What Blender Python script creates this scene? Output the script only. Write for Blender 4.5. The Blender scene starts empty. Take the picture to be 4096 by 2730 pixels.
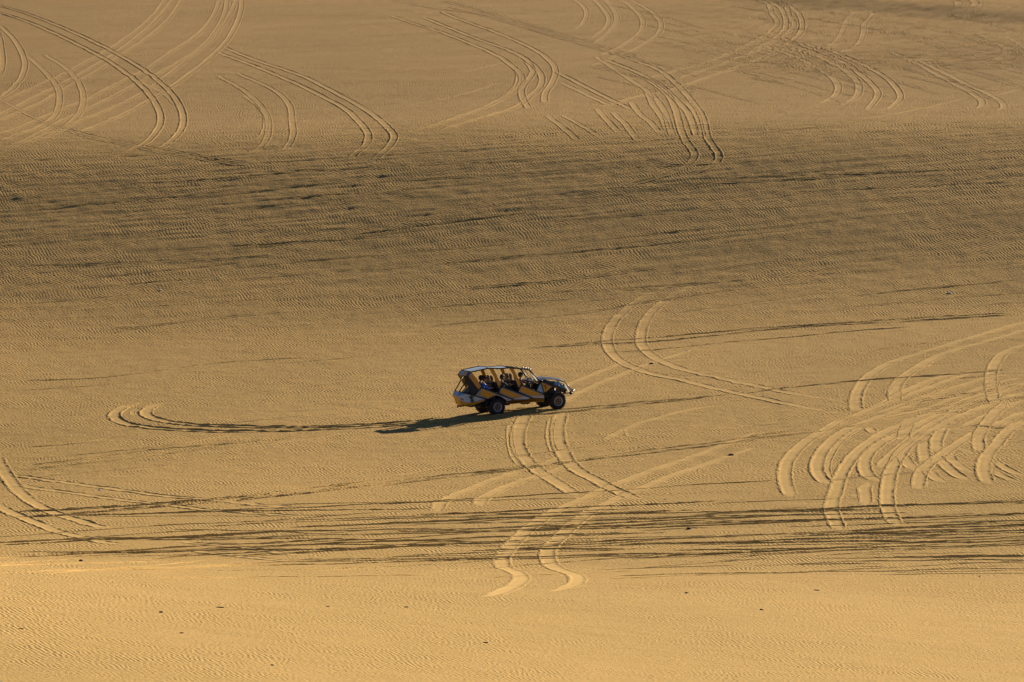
import bpy, bmesh, math, random
import numpy as np
from mathutils import Vector, Matrix

random.seed(7)
scene = bpy.context.scene
COL = scene.collection

# ------------------------------------------------------------------ camera, sky, sun, exposure
F = 29390.0                      # focal length in pixels of the 4096 px wide photograph
HC = 36.7                        # height of the lens above the mean plane of the dune
TILT = 0.04                      # mean rise of that plane away from the lens
CV = 1365.0
S_C = (CV + 1299.0) / F - TILT   # how steeply the optical axis looks down
PITCH = math.atan(S_C)
cam = bpy.data.cameras.new('camera')
cam.sensor_width = 36.0
cam.lens = F / 4096.0 * 36.0
cam.clip_start = 1.0
cam.clip_end = 20000.0
camo = bpy.data.objects.new('camera', cam)
COL.objects.link(camo)
camo.location = (0, 0, 0)
camo.rotation_euler = (math.pi / 2 - PITCH, 0, 0)
scene.camera = camo

SUN_EL, SUN_AZ = math.radians(21.0), math.radians(53.0)     # azimuth counted from +X towards +Y
world = bpy.data.worlds.new('World')
scene.world = world
world.use_nodes = True
wn = world.node_tree
sky = wn.nodes.new('ShaderNodeTexSky')
sky.sky_type = 'NISHITA'
sky.sun_disc = False
sky.sun_elevation = SUN_EL
sky.sun_rotation = math.pi / 2 - SUN_AZ
sky.air_density = 0.6
sky.dust_density = 0.2
sky.altitude = 1200.0
sky.ozone_density = 3.0
wn.links.new(sky.outputs[0], wn.nodes['Background'].inputs[0])
wn.nodes['Background'].inputs[1].default_value = 0.05
sl = bpy.data.lights.new('sun', 'SUN')
sl.energy = 5.0
sl.angle = math.radians(0.5)
sl.color = (1.0, 0.84, 0.60)
so = bpy.data.objects.new('sun', sl)
COL.objects.link(so)
sdir = Vector((math.cos(SUN_EL) * math.cos(SUN_AZ), math.cos(SUN_EL) * math.sin(SUN_AZ), math.sin(SUN_EL)))
so.rotation_euler = sdir.to_track_quat('Z', 'Y').to_euler()
so.location = sdir * 60
scene.view_settings.view_transform = 'Standard'
scene.view_settings.look = 'None'
scene.view_settings.gamma = 1.0
scene.view_settings.exposure = 0.77
scene.cycles.max_bounces = 5
scene.cycles.diffuse_bounces = 1

# ------------------------------------------------------------------ helpers
def mat(name, color, rough=0.6, metal=0.0, var=0.0, vscale=8.0, spec=0.5, coat=0.0):
    m = bpy.data.materials.new(name)
    m.use_nodes = True
    nt = m.node_tree
    b = nt.nodes['Principled BSDF']
    b.inputs['Roughness'].default_value = rough
    b.inputs['Metallic'].default_value = metal
    b.inputs['Specular IOR Level'].default_value = spec
    b.inputs['Coat Weight'].default_value = coat
    c = tuple(color) + (1.0,)
    tc = nt.nodes.new('ShaderNodeTexCoord')
    n = nt.nodes.new('ShaderNodeTexNoise')
    n.inputs['Scale'].default_value = vscale
    n.inputs['Detail'].default_value = 5
    nt.links.new(tc.outputs['Object'], n.inputs['Vector'])
    mx = nt.nodes.new('ShaderNodeMix')
    mx.data_type = 'RGBA'
    mx.inputs[6].default_value = tuple(v * (1 - var) for v in color) + (1,)
    mx.inputs[7].default_value = tuple(min(1, v * (1 + var)) for v in color) + (1,)
    nt.links.new(n.outputs['Fac'], mx.inputs[0])
    nt.links.new(mx.outputs[2], b.inputs['Base Color'])
    m.diffuse_color = c
    return m

def link(name, me, m=None, parent=None):
    o = bpy.data.objects.new(name, me)
    COL.objects.link(o)
    if m is not None:
        for q in (m if isinstance(m, (list, tuple)) else [m]):
            me.materials.append(q)
    if parent is not None:
        o.parent = parent
    return o

def mesh_np(name, verts, faces, smooth=True, midx=None):
    me = bpy.data.meshes.new(name)
    nv, nf = len(verts), len(faces)
    me.vertices.add(nv)
    me.vertices.foreach_set('co', np.ascontiguousarray(verts, dtype=np.float32).ravel())
    me.loops.add(nf * 4)
    me.loops.foreach_set('vertex_index', np.ascontiguousarray(faces, dtype=np.int32).ravel())
    me.polygons.add(nf)
    me.polygons.foreach_set('loop_start', np.arange(0, nf * 4, 4, dtype=np.int32))
    me.polygons.foreach_set('use_smooth', np.full(nf, smooth, dtype=bool))
    if midx is not None:
        me.polygons.foreach_set('material_index', midx.astype(np.int32))
    me.update(calc_edges=True)
    return me

# ------------------------------------------------------------------ noise
_rng = np.random.RandomState(11)
_TAB = _rng.rand(65536).astype(np.float32)
def vnoise(x, y, seed=0):
    xi = np.floor(x).astype(np.int64); yi = np.floor(y).astype(np.int64)
    fx = (x - xi); fy = (y - yi)
    fx = fx * fx * (3 - 2 * fx); fy = fy * fy * (3 - 2 * fy)
    def h(a, b):
        return _TAB[((a * 7919 + b * 104729 + seed * 6151) ^ ((a * 31 + b * 17) >> 3)) & 65535]
    a = h(xi, yi); b = h(xi + 1, yi); c = h(xi, yi + 1); d = h(xi + 1, yi + 1)
    return (a + (b - a) * fx) * (1 - fy) + (c + (d - c) * fx) * fy - 0.5
def rot(x, y, deg):
    c, s = math.cos(math.radians(deg)), math.sin(math.radians(deg))
    return x * c - y * s, x * s + y * c
def fbm(x, y, seed, octs=3):
    t = 0; a = 1.0
    for k in range(octs):
        rx, ry = rot(x, y, 37 * k + 13)
        t = t + a * vnoise(rx * 2 ** k + 17.3 * k, ry * 2 ** k, seed + k)
        a *= 0.5
    return t
def fbm3(x, y, seed):             # streaky: every octave keeps the long axis
    return vnoise(x, y, seed) + 0.6 * vnoise(x * 1.9 + 5.1, y * 2.1, seed + 1) + 0.35 * vnoise(x * 4.1 + 2.2, y * 3.7, seed + 2)
def sstep(a, b, x):
    t = np.clip((x - a) / (b - a), 0, 1)
    return t * t * (3 - 2 * t)

# ------------------------------------------------------------------ the dune as a height field
def row_depth(v):                # distance at which the mean plane shows at photo row v
    return HC / ((v + 1299.0) / F)
BX, BY = (1990 - 2048) / F * 367.0, 367.0
# slope along the view (rise per metre), integrated once into a table
NEAR_SLOPE = -0.155               # the dune the photographer stands on drops away in front of the lens
_yy = np.linspace(-500, 6000, 65001)
_sl = np.full_like(_yy, TILT)
def _blend(a, b, c, d, val):
    global _sl
    w = sstep(a, b, _yy) * (1 - sstep(c, d, _yy))
    _sl = _sl * (1 - w) + val * w
_blend(-1000, -999, 12, 20, 0.0)
_blend(12, 20, 80, 130, NEAR_SLOPE)
_blend(80, 130, 255, 275, -0.02)
_blend(255, 275, 300, 312, -0.035)
_blend(300, 312, 322, 345, 0.055)
_blend(396, 434, 442, 470, 0.27)
_blend(442, 470, 700, 800, 0.036)
_blend(700, 800, 5999, 6000, 0.03)
_gz = np.concatenate([[0], np.cumsum((_sl[1:] + _sl[:-1]) / 2 * np.diff(_yy))])
_gz += -22.0 - np.interp(367.0, _yy, _gz)
print('GROUND UNDER LENS', float(np.interp(0.0, _yy, _gz)))
# cross slope (rise to the right) as a function of depth
_A = np.interp(_yy, [-500, 250, 262, 322, 345, 385, 435, 492, 600, 900, 6000],
               [-0.03, -0.10, -0.10, 0.02, 0.055, 0.055, 0.022, 0.02, 0.03, 0.03, 0.0])
_A = np.convolve(np.pad(_A, 100, mode='edge'), np.ones(201) / 201, 'valid')

BANK = None
def z_base(x, y):
    x = np.asarray(x, dtype=np.float64); y = np.asarray(y, dtype=np.float64)
    xs = np.clip(x, -160, 160)
    z = np.interp(y + 0.14 * xs * sstep(390, 430, y) * (1 - sstep(520, 640, y)), _yy, _gz) + np.interp(y, _yy, _A) * (xs - BX) * sstep(150, 250, y)
    # long soft swells
    z = z + 0.35 * vnoise(x / 23.0, y / 60.0, 3) * sstep(200, 260, y)
    z = z + 0.16 * vnoise(x / 34.0, (y - 0.25 * x) / 8.0, 5) * sstep(200, 260, y)
    # a shaded bank across the far right corner
    if BANK is not None:
        (xa, ya), (xb, yb) = BANK
        d = y - (ya + (x - xa) * (yb - ya) / (xb - xa))
        z = z + 0.62 * sstep(-4, 14, d) * (1 - sstep(18, 90, d)) * sstep(xa - 22, xa + 12, x)
    return z

def band_w(x, y):
    e = y + 0.14 * x
    return sstep(402, 430, e) * (1 - sstep(446, 476, e))
def z_full(x, y):
    z = z_base(x, y)
    x = np.asarray(x, dtype=np.float64); y = np.asarray(y, dtype=np.float64)
    bw = band_w(x, y)
    # wind-blown hummocks and hollows on the far slope
    z = z + (0.016 + (0.024 + 0.020 * np.clip(2.5 * vnoise(x / 14.0, y / 5.0, 77) + .3, 0, 1)) * bw) * fbm3(x / 2.5, (y - 0.09 * x) / 0.43, 21) + 0.06 * bw * vnoise(x / 9.0, (y - 0.08 * x) / 2.6, 27) * sstep(395, 450, y) * (1 - 0.6 * sstep(560, 700, y))
    z = z + 0.03 * fbm(x / 2.3, y / 1.6, 41, 2) * sstep(230, 240, y)
    # churned strip where everybody drives along the crest
    cw = sstep(293, 302, y + 0.03 * x) * (1 - sstep(325, 333, y + 0.03 * x))
    z = z + 0.010 * cw * vnoise(x / 3.0, y / 0.7, 61) + 0.010 * cw * vnoise(x / 0.9, y / 0.4, 62)
    # rutted patch on the upper right
    rw = sstep(5, 20, x) * sstep(505, 520, y) * (1 - sstep(640, 700, y))
    z = z + 0.17 * rw * vnoise((x * 0.86 + y * 0.5) / 1.6, (y * 0.86 - x * 0.5) / 0.5, 71)
    z = z + 0.032 * fbm(x / 0.7, y / 0.85, 81, 2) * sstep(320, 345, y)
    return z

# rows and columns: dense where the ground is well seen, coarse out to the horizon
ys = [222.0]
while ys[-1] < 940.0:
    ys.append(ys[-1] + (0.17 if 434 < ys[-1] < 535 else max(0.14, ys[-1] ** 2 / (36.7 * F) * 2.0)))
near = [-400, -200, -100, -50, -20, 0, 10, 20, 40, 60, 80, 100, 120, 140, 160, 180, 200, 212]
far = [950, 970, 1000, 1050, 1120, 1200, 1300, 1450, 1600, 2000, 2600, 3500, 5500]
YS = np.array(near + ys + far, dtype=np.float64)
NT = 1101
tcore = np.linspace(-0.086, 0.086, NT)
TS = np.concatenate([[-6, -3, -1.5, -0.8, -0.4, -0.2, -0.12, -0.1], tcore, [0.1, 0.12, 0.2, 0.4, 0.8, 1.5, 3, 6]])
SC = np.maximum(YS, 200.0)
GX = SC[:, None] * TS[None, :]
GY = np.repeat(YS[:, None], len(TS), axis=1)
GZ = None
JR0 = 8
def z_mesh(x, y):                # height of the built mesh (bilinear in its own cells)
    x = np.asarray(x, dtype=np.float64); y = np.asarray(y, dtype=np.float64)
    j = np.clip(np.searchsorted(YS, y) - 1, 0, len(YS) - 2)
    fy = np.clip((y - YS[j]) / (YS[j + 1] - YS[j]), 0, 1)
    def at(jj):
        t = x / SC[jj]
        i = np.clip(np.searchsorted(TS, t) - 1, 0, len(TS) - 2)
        fx = np.clip((t - TS[i]) / (TS[i + 1] - TS[i]), 0, 1)
        return GZ[jj, i] * (1 - fx) + GZ[jj, i + 1] * fx
    return at(j) * (1 - fy) + at(j + 1) * fy

cp, sp = math.cos(PITCH), math.sin(PITCH)
def ray(u, v):
    a = (u - 2048.0) / F
    b = -(v - CV) / F
    # camera axes: right (1,0,0), up (0,sp,cp), forward (0,cp,-sp)
    d = np.stack([a, cp + b * sp, -sp + b * cp], axis=-1)
    return d / d[..., 1:2]
_R = np.concatenate([np.linspace(215, 900, 2700), np.linspace(901, 1400, 300)])
def hit(u, v):
    d = ray(np.array([u], float), np.array([v], float))[0]
    g = z_base(_R * d[0], _R)
    k = int(np.argmax(_R * d[2] < g))
    return (_R[k] * d[0], _R[k])
def ground(u, v):                # where the ray of photo pixel (u, v) meets the ground
    u = np.atleast_1d(np.asarray(u, float)); v = np.atleast_1d(np.asarray(v, float))
    d = ray(u, v)
    out = np.zeros((len(u), 3))
    for i in range(len(u)):
        px = _R * d[i, 0]; pz = _R * d[i, 2]
        g = z_base(px, _R)
        below = pz < g
        k = int(np.argmax(below)) if below.any() else len(_R) - 1
        k = max(k, 1)
        a = pz[k - 1] - g[k - 1]; b = pz[k] - g[k]
        t = a / (a - b) if a != b else 0.0
        y = _R[k - 1] + (_R[k] - _R[k - 1]) * min(max(t, 0), 1)
        out[i] = (d[i, 0] * y, y, 0)
    out[:, 2] = z_mesh(out[:, 0], out[:, 1])
    return out

BANK = (hit(3040, 12), hit(4096, 100))
print('BANK', BANK)
GZ = z_full(GX, GY)
# ------------------------------------------------------------------ sand materials
def sand(name, ripple=0.012, fine=0.006, tone=1.0, tread=False):
    m = bpy.data.materials.new(name)
    m.use_nodes = True
    nt = m.node_tree; N = nt.nodes; L = nt.links
    b = N['Principled BSDF']
    b.inputs['Roughness'].default_value = 0.95
    b.inputs['Specular IOR Level'].default_value = 0.1
    geo = N.new('ShaderNodeNewGeometry')
    # colour: golden sand with paler and greyer drifts
    mp = N.new('ShaderNodeMapping'); mp.inputs['Scale'].default_value = (0.05, 0.02, 0.0)
    L.new(geo.outputs['Position'], mp.inputs['Vector'])
    n1 = N.new('ShaderNodeTexNoise'); n1.inputs['Scale'].default_value = 1.0; n1.inputs['Detail'].default_value = 6
    L.new(mp.outputs[0], n1.inputs['Vector'])
    n2 = N.new('ShaderNodeTexNoise'); n2.inputs['Scale'].default_value = 0.9; n2.inputs['Detail'].default_value = 6
    n2.inputs['Roughness'].default_value = 0.7
    L.new(geo.outputs['Position'], n2.inputs['Vector'])
    mixf = N.new('ShaderNodeMath'); mixf.operation = 'ADD'
    s1 = N.new('ShaderNodeMath'); s1.operation = 'MULTIPLY'; s1.inputs[1].default_value = 0.6
    s2 = N.new('ShaderNodeMath'); s2.operation = 'MULTIPLY'; s2.inputs[1].default_value = 0.4
    L.new(n1.outputs['Fac'], s1.inputs[0]); L.new(n2.outputs['Fac'], s2.inputs[0])
    L.new(s1.outputs[0], mixf.inputs[0]); L.new(s2.outputs[0], mixf.inputs[1])
    cr = N.new('ShaderNodeValToRGB')
    cr.color_ramp.elements[0].position = 0.3
    cr.color_ramp.elements[1].position = 0.72
    A = (0.48, 0.324, 0.105); B = (0.62, 0.41, 0.14)
    cr.color_ramp.elements[0].color = tuple(c * tone for c in A) + (1,)
    cr.color_ramp.elements[1].color = tuple(c * tone for c in B) + (1,)
    L.new(mixf.outputs[0], cr.inputs[0])
    # coarse dark grains
    n3 = N.new('ShaderNodeTexNoise'); n3.inputs['Scale'].default_value = 22.0; n3.inputs['Detail'].default_value = 3
    L.new(geo.outputs['Position'], n3.inputs['Vector'])
    g3 = N.new('ShaderNodeMapRange'); g3.inputs[1].default_value = 0.3; g3.inputs[2].default_value = 0.7
    g3.inputs[3].default_value = 0.90; g3.inputs[4].default_value = 1.10
    L.new(n3.outputs['Fac'], g3.inputs[0])
    mul = N.new('ShaderNodeVectorMath'); mul.operation = 'SCALE'
    L.new(cr.outputs[0], mul.inputs[0]); L.new(g3.outputs[0], mul.inputs['Scale'])
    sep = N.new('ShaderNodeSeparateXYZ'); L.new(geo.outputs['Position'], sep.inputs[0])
    reg = N.new('ShaderNodeMapRange'); reg.inputs[1].default_value = 260.0; reg.inputs[2].default_value = 560.0  # sunlit foreground and dimmer distance put into the sand colour by depth
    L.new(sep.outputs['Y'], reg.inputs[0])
    depth_light = N.new('ShaderNodeValToRGB')
    depth_light.color_ramp.elements[0].position = 0.08; depth_light.color_ramp.elements[0].color = (1.10, 1.07, 1.10, 1)
    depth_light.color_ramp.elements[1].position = 0.80; depth_light.color_ramp.elements[1].color = (0.60, .565, .61, 1)
    e_ = depth_light.color_ramp.elements.new(0.30); e_.color = (0.83, .795, .78, 1)
    L.new(reg.outputs[0], depth_light.inputs[0])
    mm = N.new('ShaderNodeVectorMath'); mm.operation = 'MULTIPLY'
    L.new(mul.outputs[0], mm.inputs[0]); L.new(depth_light.outputs[0], mm.inputs[1])
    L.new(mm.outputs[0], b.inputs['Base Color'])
    # wind ripples: wavy crests that run mostly in depth, broken up by noise
    def waves(deg, scale, dist):
        rm = N.new('ShaderNodeMapping'); rm.inputs['Rotation'].default_value = (0, 0, math.radians(deg))
        L.new(geo.outputs['Position'], rm.inputs['Vector'])
        w_ = N.new('ShaderNodeTexWave'); w_.wave_type = 'BANDS'; w_.bands_direction = 'X'
        w_.inputs['Scale'].default_value = scale
        w_.inputs['Distortion'].default_value = dist
        w_.inputs['Detail'].default_value = 2.5
        w_.inputs['Detail Scale'].default_value = 0.5
        w_.inputs['Detail Roughness'].default_value = 0.65
        L.new(rm.outputs[0], w_.inputs['Vector'])
        return w_
    wa = waves(-14, 1.7, 8.0); wb = waves(-38, 1.45, 9.0)
    wmask = N.new('ShaderNodeTexNoise'); wmask.inputs['Scale'].default_value = 0.5; wmask.inputs['Detail'].default_value = 3
    L.new(geo.outputs['Position'], wmask.inputs['Vector'])
    wmr = N.new('ShaderNodeMapRange'); wmr.inputs[1].default_value = 0.4; wmr.inputs[2].default_value = 0.6
    L.new(wmask.outputs['Fac'], wmr.inputs[0])
    wv = N.new('ShaderNodeMix'); wv.data_type = 'FLOAT'
    L.new(wmr.outputs[0], wv.inputs[0]); L.new(wa.outputs['Fac'], wv.inputs[2]); L.new(wb.outputs['Fac'], wv.inputs[3])
    am = N.new('ShaderNodeTexNoise'); am.inputs['Scale'].default_value = 0.13; am.inputs['Detail'].default_value = 4
    L.new(geo.outputs['Position'], am.inputs['Vector'])
    ar = N.new('ShaderNodeMapRange'); ar.inputs[1].default_value = 0.35; ar.inputs[2].default_value = 0.65
    ar.inputs[3].default_value = 0.05; ar.inputs[4].default_value = 1.45
    L.new(am.outputs['Fac'], ar.inputs[0])
    wm = N.new('ShaderNodeMath'); wm.operation = 'MULTIPLY'
    L.new(wv.outputs[0], wm.inputs[0]); L.new(ar.outputs[0], wm.inputs[1])
    bp = N.new('ShaderNodeBump'); bp.inputs['Distance'].default_value = ripple
    L.new(wm.outputs[0], bp.inputs['Height'])
    n4 = N.new('ShaderNodeTexNoise'); n4.inputs['Scale'].default_value = 5.5; n4.inputs['Detail'].default_value = 6
    n4.inputs['Roughness'].default_value = 0.65
    L.new(geo.outputs['Position'], n4.inputs['Vector'])
    bp2 = N.new('ShaderNodeBump'); bp2.inputs['Distance'].default_value = fine
    L.new(n4.outputs['Fac'], bp2.inputs['Height'])
    L.new(bp.outputs[0], bp2.inputs['Normal'])
    L.new(bp2.outputs[0], b.inputs['Normal'])
    return m
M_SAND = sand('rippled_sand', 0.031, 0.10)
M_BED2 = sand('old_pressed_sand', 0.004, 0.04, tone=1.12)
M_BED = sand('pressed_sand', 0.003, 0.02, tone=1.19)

nr, nc = GX.shape
idx = np.arange(nr * nc, dtype=np.int32).reshape(nr, nc)
quads = np.stack([idx[:-1, :-1], idx[:-1, 1:], idx[1:, 1:], idx[1:, :-1]], axis=-1).reshape(-1, 4)
GZo = GZ.copy()
gme = mesh_np('ground', np.stack([GX, GY, GZo], axis=-1).reshape(-1, 3), quads)
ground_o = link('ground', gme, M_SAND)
ground_o['kind'] = 'structure'

# ------------------------------------------------------------------ wheel tracks (ribbons of pressed sand with thrown-up edges)
RV, RF, RM = [], [], []
_nv = 0
def catmull(P, step):
    P = np.asarray(P, float)
    if len(P) == 2:
        n = max(2, int(np.linalg.norm(P[1] - P[0]) / step))
        t = np.linspace(0, 1, n)[:, None]
        return P[0] * (1 - t) + P[1] * t
    Q = np.vstack([2 * P[0] - P[1], P, 2 * P[-1] - P[-2]])
    out = []
    for i in range(1, len(Q) - 2):
        n = max(2, int(np.linalg.norm(Q[i + 1] - Q[i]) / step))
        t = np.linspace(0, 1, n, endpoint=False)[:, None]
        out.append(0.5 * ((2 * Q[i]) + (-Q[i - 1] + Q[i + 1]) * t + (2 * Q[i - 1] - 5 * Q[i] + 4 * Q[i + 1] - Q[i + 2]) * t ** 2
                          + (-Q[i - 1] + 3 * Q[i] - 3 * Q[i + 1] + Q[i + 2]) * t ** 3))
    out.append(P[-1:])
    return np.vstack(out)
def ribbon(img_pts, w=0.25, h=0.045, bed=0.006, step=None, fade=2.2, rough=0.8, seed=None, ragged=0.22):
    global _nv
    seed = random.randint(1, 9999) if seed is None else seed
    px = catmull(np.asarray(img_pts, float), 22.0)
    g = ground(px[:, 0], px[:, 1])[:, :2]
    # resample by length on the ground
    seg = np.linalg.norm(np.diff(g, axis=0), axis=1)
    L = np.concatenate([[0], np.cumsum(seg)])
    if L[-1] < 0.6:
        return
    st = step or max(0.14, g[:, 1].mean() / 2600.0)
    n = int(L[-1] / st) + 2
    s = np.linspace(0, L[-1], n)
    # smooth the path a little so ray-cast jitter in depth vanishes
    gx = np.interp(s, L, g[:, 0]); gy = np.interp(s, L, g[:, 1])
    k = 9
    ker = np.hanning(k + 2)[1:-1]; ker /= ker.sum()
    gx = np.convolve(np.pad(gx, k // 2, mode='edge'), ker, 'valid'); gy = np.convolve(np.pad(gy, k // 2, mode='edge'), ker, 'valid')
    tx, ty = np.gradient(gx), np.gradient(gy)
    ln = np.hypot(tx, ty) + 1e-9
    nx, ny = -ty / ln, tx / ln
    h = h * 0.30
    prof = [(-1.65, -0.35), (-1.45, 0.25), (-1.3, 0.8), (-1.18, 1.0), (-1.08, 0.70), (-0.98, 0.0), (-0.4, -0.0), (0, 0.0), (0.4, 0.0),
            (0.98, 0.0), (1.08, 0.70), (1.18, 1.0), (1.3, 0.8), (1.45, 0.25), (1.65, -0.35)]
    K = len(prof)
    fadev = np.clip(np.minimum(s, L[-1] - s) / fade, 0, 1)
    V = np.zeros((n, K, 3))
    for q, (a, b) in enumerate(prof):
        side = 1 if a > 0 else 2
        wob = vnoise(s / 0.4, np.full(n, 3.0 * side + (abs(a) > 1.3)), seed) * ragged * (abs(a) > 0.8)
        off = w * a * (1 + wob) * (0.3 + 0.7 * np.clip(np.minimum(s, L[-1] - s) / fade, 0, 1) ** .5)
        X = gx + nx * off; Y = gy + ny * off
        zz = z_mesh(X, Y)
        var = 1 + rough * 2.0 * vnoise(s / 0.28, np.full(n, 7.0 * side), seed + 5) + rough * 1.4 * vnoise(s / 3.0, np.full(n, 2.0 * side), seed + 9)
        hh = bed + h * b * np.clip(var, 0.1, 2.2) if b > 0 else (bed if b == 0 else -0.03 + 0 * s)
        fq = fadev if abs(a) > .95 else np.clip(np.minimum(s, L[-1] - s) / min(fade, 1.2), 0, 1)
        hh = (hh + 0.03) * fq - 0.03
        if abs(a) > .95:
            hh = np.where(hh < bed, np.minimum(hh, bed * .5), hh)
        V[:, q] = np.stack([X, Y, zz + hh], axis=-1)
    RV.append(V.reshape(-1, 3))
    I = np.arange(n * K).reshape(n, K) + _nv
    RF.append(np.stack([I[:-1, :-1], I[1:, :-1], I[1:, 1:], I[:-1, 1:]], axis=-1).reshape(-1, 4))
    RM.append(np.tile(np.where((np.arange(K - 1) < 5) | (np.arange(K - 1) > 8), 1, BEDM), n - 1).astype(np.int32))
    _nv += n * K

REG = {'A': (0, 0, .5102), 'B': (1200, 0, .5102), 'R': (2400, 0, .7208), 'C': (2900, 1100, .7015), 'D': (1600, 1650, .5525),
       'E': (0, 1500, .574), 'G': (2200, 900, .5102), 'S': (400, 1550, .8075), 'X': (3200, 1500, .4146), 'L': (0, 600, .595),
       'N': (2600, 2200, .6358)}
BEDM = 0
def T(reg, pts, **k):
    global BEDM
    BEDM = 2 if reg in 'ABR' else 0
    ox, oy, s = REG[reg]
    if k.get('w', .2) <= .145:
        k['h'] = k['h'] * .85
    if reg in 'ABR':
        k['w'] = k.get('w', .24) * .82
    ribbon([(ox + s * a, oy + s * b) for a, b in pts], **k)
OLD = dict(w=0.23, h=0.035); MID = dict(w=0.24, h=0.06); FRESH = dict(w=0.24, h=0.09)
FAINT = dict(w=0.24, h=0.014)
# --- upper left
T('A', [(-60, 30), (0, 45), (200, 105), (400, 180), (600, 265), (800, 360), (930, 430), (1100, 530), (1250, 640), (1350, 740), (1420, 850), (1440, 950), (1410, 1040), (1330, 1120), (1200, 1200), (1000, 1290), (850, 1340)], **FRESH, fade=6)
T('A', [(-60, 85), (0, 100), (200, 165), (400, 250), (600, 345), (800, 450), (900, 510), (1050, 620), (1150, 715), (1220, 810), (1260, 900), (1255, 980), (1200, 1070), (1100, 1150), (950, 1210), (800, 1270), (600, 1330)], **FRESH, fade=6)
T('A', [(-80, 150), (0, 205), (80, 275), (150, 370), (190, 460), (195, 540), (150, 640), (70, 720), (0, 770), (-60, 800)], **MID)
T('A', [(-40, 220), (0, 300), (15, 400), (22, 480), (10, 560), (-30, 620)], **MID)
T('A', [(1310, -40), (1290, 0), (1230, 90), (1130, 190), (1000, 290), (850, 390), (700, 470), (500, 580), (300, 670), (100, 760), (-40, 815)], **OLD)
T('A', [(1370, -40), (1350, 0), (1290, 80), (1190, 190), (1060, 300), (900, 420), (700, 540), (500, 650), (300, 750), (100, 850), (-40, 910)], **OLD)
T('A', [(1435, -40), (1420, 0), (1370, 90), (1270, 200), (1120, 320), (950, 430), (750, 560), (550, 670), (350, 790), (150, 880), (-40, 955)], **OLD)
T('A', [(1730, -40), (1720, 0), (1690, 90), (1620, 200), (1500, 310), (1350, 400), (1150, 540), (950, 640), (700, 770), (450, 870), (200, 980), (-40, 1065)], **OLD)
T('A', [(1782, -40), (1780, 0), (1770, 80), (1730, 180), (1650, 300), (1540, 400), (1350, 520), (1100, 640), (800, 800), (500, 940), (200, 1100), (-40, 1190)], **OLD)
T('A', [(1860, -40), (1850, 0), (1820, 80), (1740, 200), (1640, 340), (1500, 440), (1300, 600), (1100, 740), (850, 860), (600, 960), (400, 1060), (200, 1130)], **OLD)
T('A', [(1895, -40), (1895, 0), (1890, 80), (1850, 200), (1770, 330), (1650, 450), (1500, 570), (1330, 690), (1200, 770), (1000, 880), (800, 970), (600, 1050)], w=.24, h=.05)
T('A', [(220, 440), (350, 560), (450, 680), (470, 780), (450, 870), (400, 940), (250, 1020), (-30, 1110)], **OLD)
T('A', [(350, 430), (500, 520), (600, 620), (650, 720), (650, 830), (600, 920), (500, 1000), (350, 1060), (100, 1160), (-30, 1190)], **OLD)
T('A', [(-40, 755), (200, 890), (450, 1000), (700, 1080), (1000, 1140), (1300, 1210), (1700, 1270), (2050, 1320)], w=.15, h=.03)
T('A', [(300, 960), (550, 1010), (800, 1070), (1100, 1130), (1400, 1190), (1800, 1260), (2100, 1300)], w=.15, h=.03)
T('A', [(1750, 370), (2000, 470), (2352, 590), (2502, 660), (2652, 740), (2802, 820), (2952, 920), (3052, 1010), (3092, 1070), (3072, 1130), (3002, 1200), (2902, 1280), (2852, 1310)], w=.25, h=.06)
T('A', [(1700, 410), (2000, 520), (2352, 670), (2552, 770), (2702, 850), (2802, 940), (2872, 1020), (2892, 1080), (2862, 1150), (2772, 1220), (2682, 1300)], w=.25, h=.06)
T('A', [(1700, 590), (1900, 700), (2020, 800), (2090, 900), (2110, 1000), (2080, 1120), (1980, 1200), (1850, 1270)], w=.22, h=.035, rough=.9)
T('A', [(1850, 570), (2100, 680), (2220, 760), (2280, 850), (2290, 950), (2300, 1060), (2250, 1160), (2100, 1250)], w=.22, h=.035, rough=.9)
T('A', [(1900, 740), (2050, 850), (2090, 950), (2060, 1060), (1950, 1120)], w=.2, h=.025, rough=.9)
T('A', [(1100, 640), (1300, 740), (1400, 840)], **FAINT)
# --- upper middle
T('B', [(700, 120), (900, 190), (1100, 250), (1350, 350), (1550, 440), (1680, 530), (1740, 600), (1730, 670), (1650, 740), (1500, 820), (1300, 900), (1000, 1000), (800, 1040)], **MID)
T('B', [(950, 130), (1150, 210), (1400, 310), (1650, 400), (1780, 470), (1860, 540), (1900, 610), (1880, 690), (1800, 760), (1720, 830), (1550, 890), (1300, 960), (1050, 1040)], **MID)
T('B', [(1100, 90), (1300, 170), (1550, 260), (1800, 370), (1930, 450), (2000, 530), (2000, 600), (1960, 680), (1920, 740), (1920, 810)], **MID)
T('B', [(1780, 480), (1830, 560), (1790, 630), (1740, 700), (1750, 780), (1800, 860)], **MID)
T('B', [(1700, 530), (1720, 600), (1690, 690), (1560, 790)], **OLD)
T('B', [(2000, 560), (2120, 620), (2352, 740), (2600, 860)], **MID)
T('B', [(2030, 640), (2200, 720), (2450, 840)], **OLD)
T('B', [(1930, 900), (2100, 1030), (2220, 1140)], **OLD)
T('B', [(2050, 900), (2250, 1010), (2400, 1110)], w=.2, h=.03, rough=.8)
T('B', [(1000, 1140), (1100, 1120), (1230, 1180)], **FAINT)
for a, b in ((0, 0), (40, 26), (95, 70), (150, 85)):
    T('B', [(1050 + a, -20 + b), (1500 + a, 100 + b), (1900 + a, 220 + b), (2352 + a, 350 + b), (2700 + a, 450 + b)], w=.13, h=.03)
T('B', [(600, -30), (1000, 60), (1500, 130), (2000, 270), (2400, 390)], w=.13, h=.025)
T('B', [(400, 660), (900, 610), (1300, 560), (1650, 480)], w=.12, h=.02)
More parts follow.
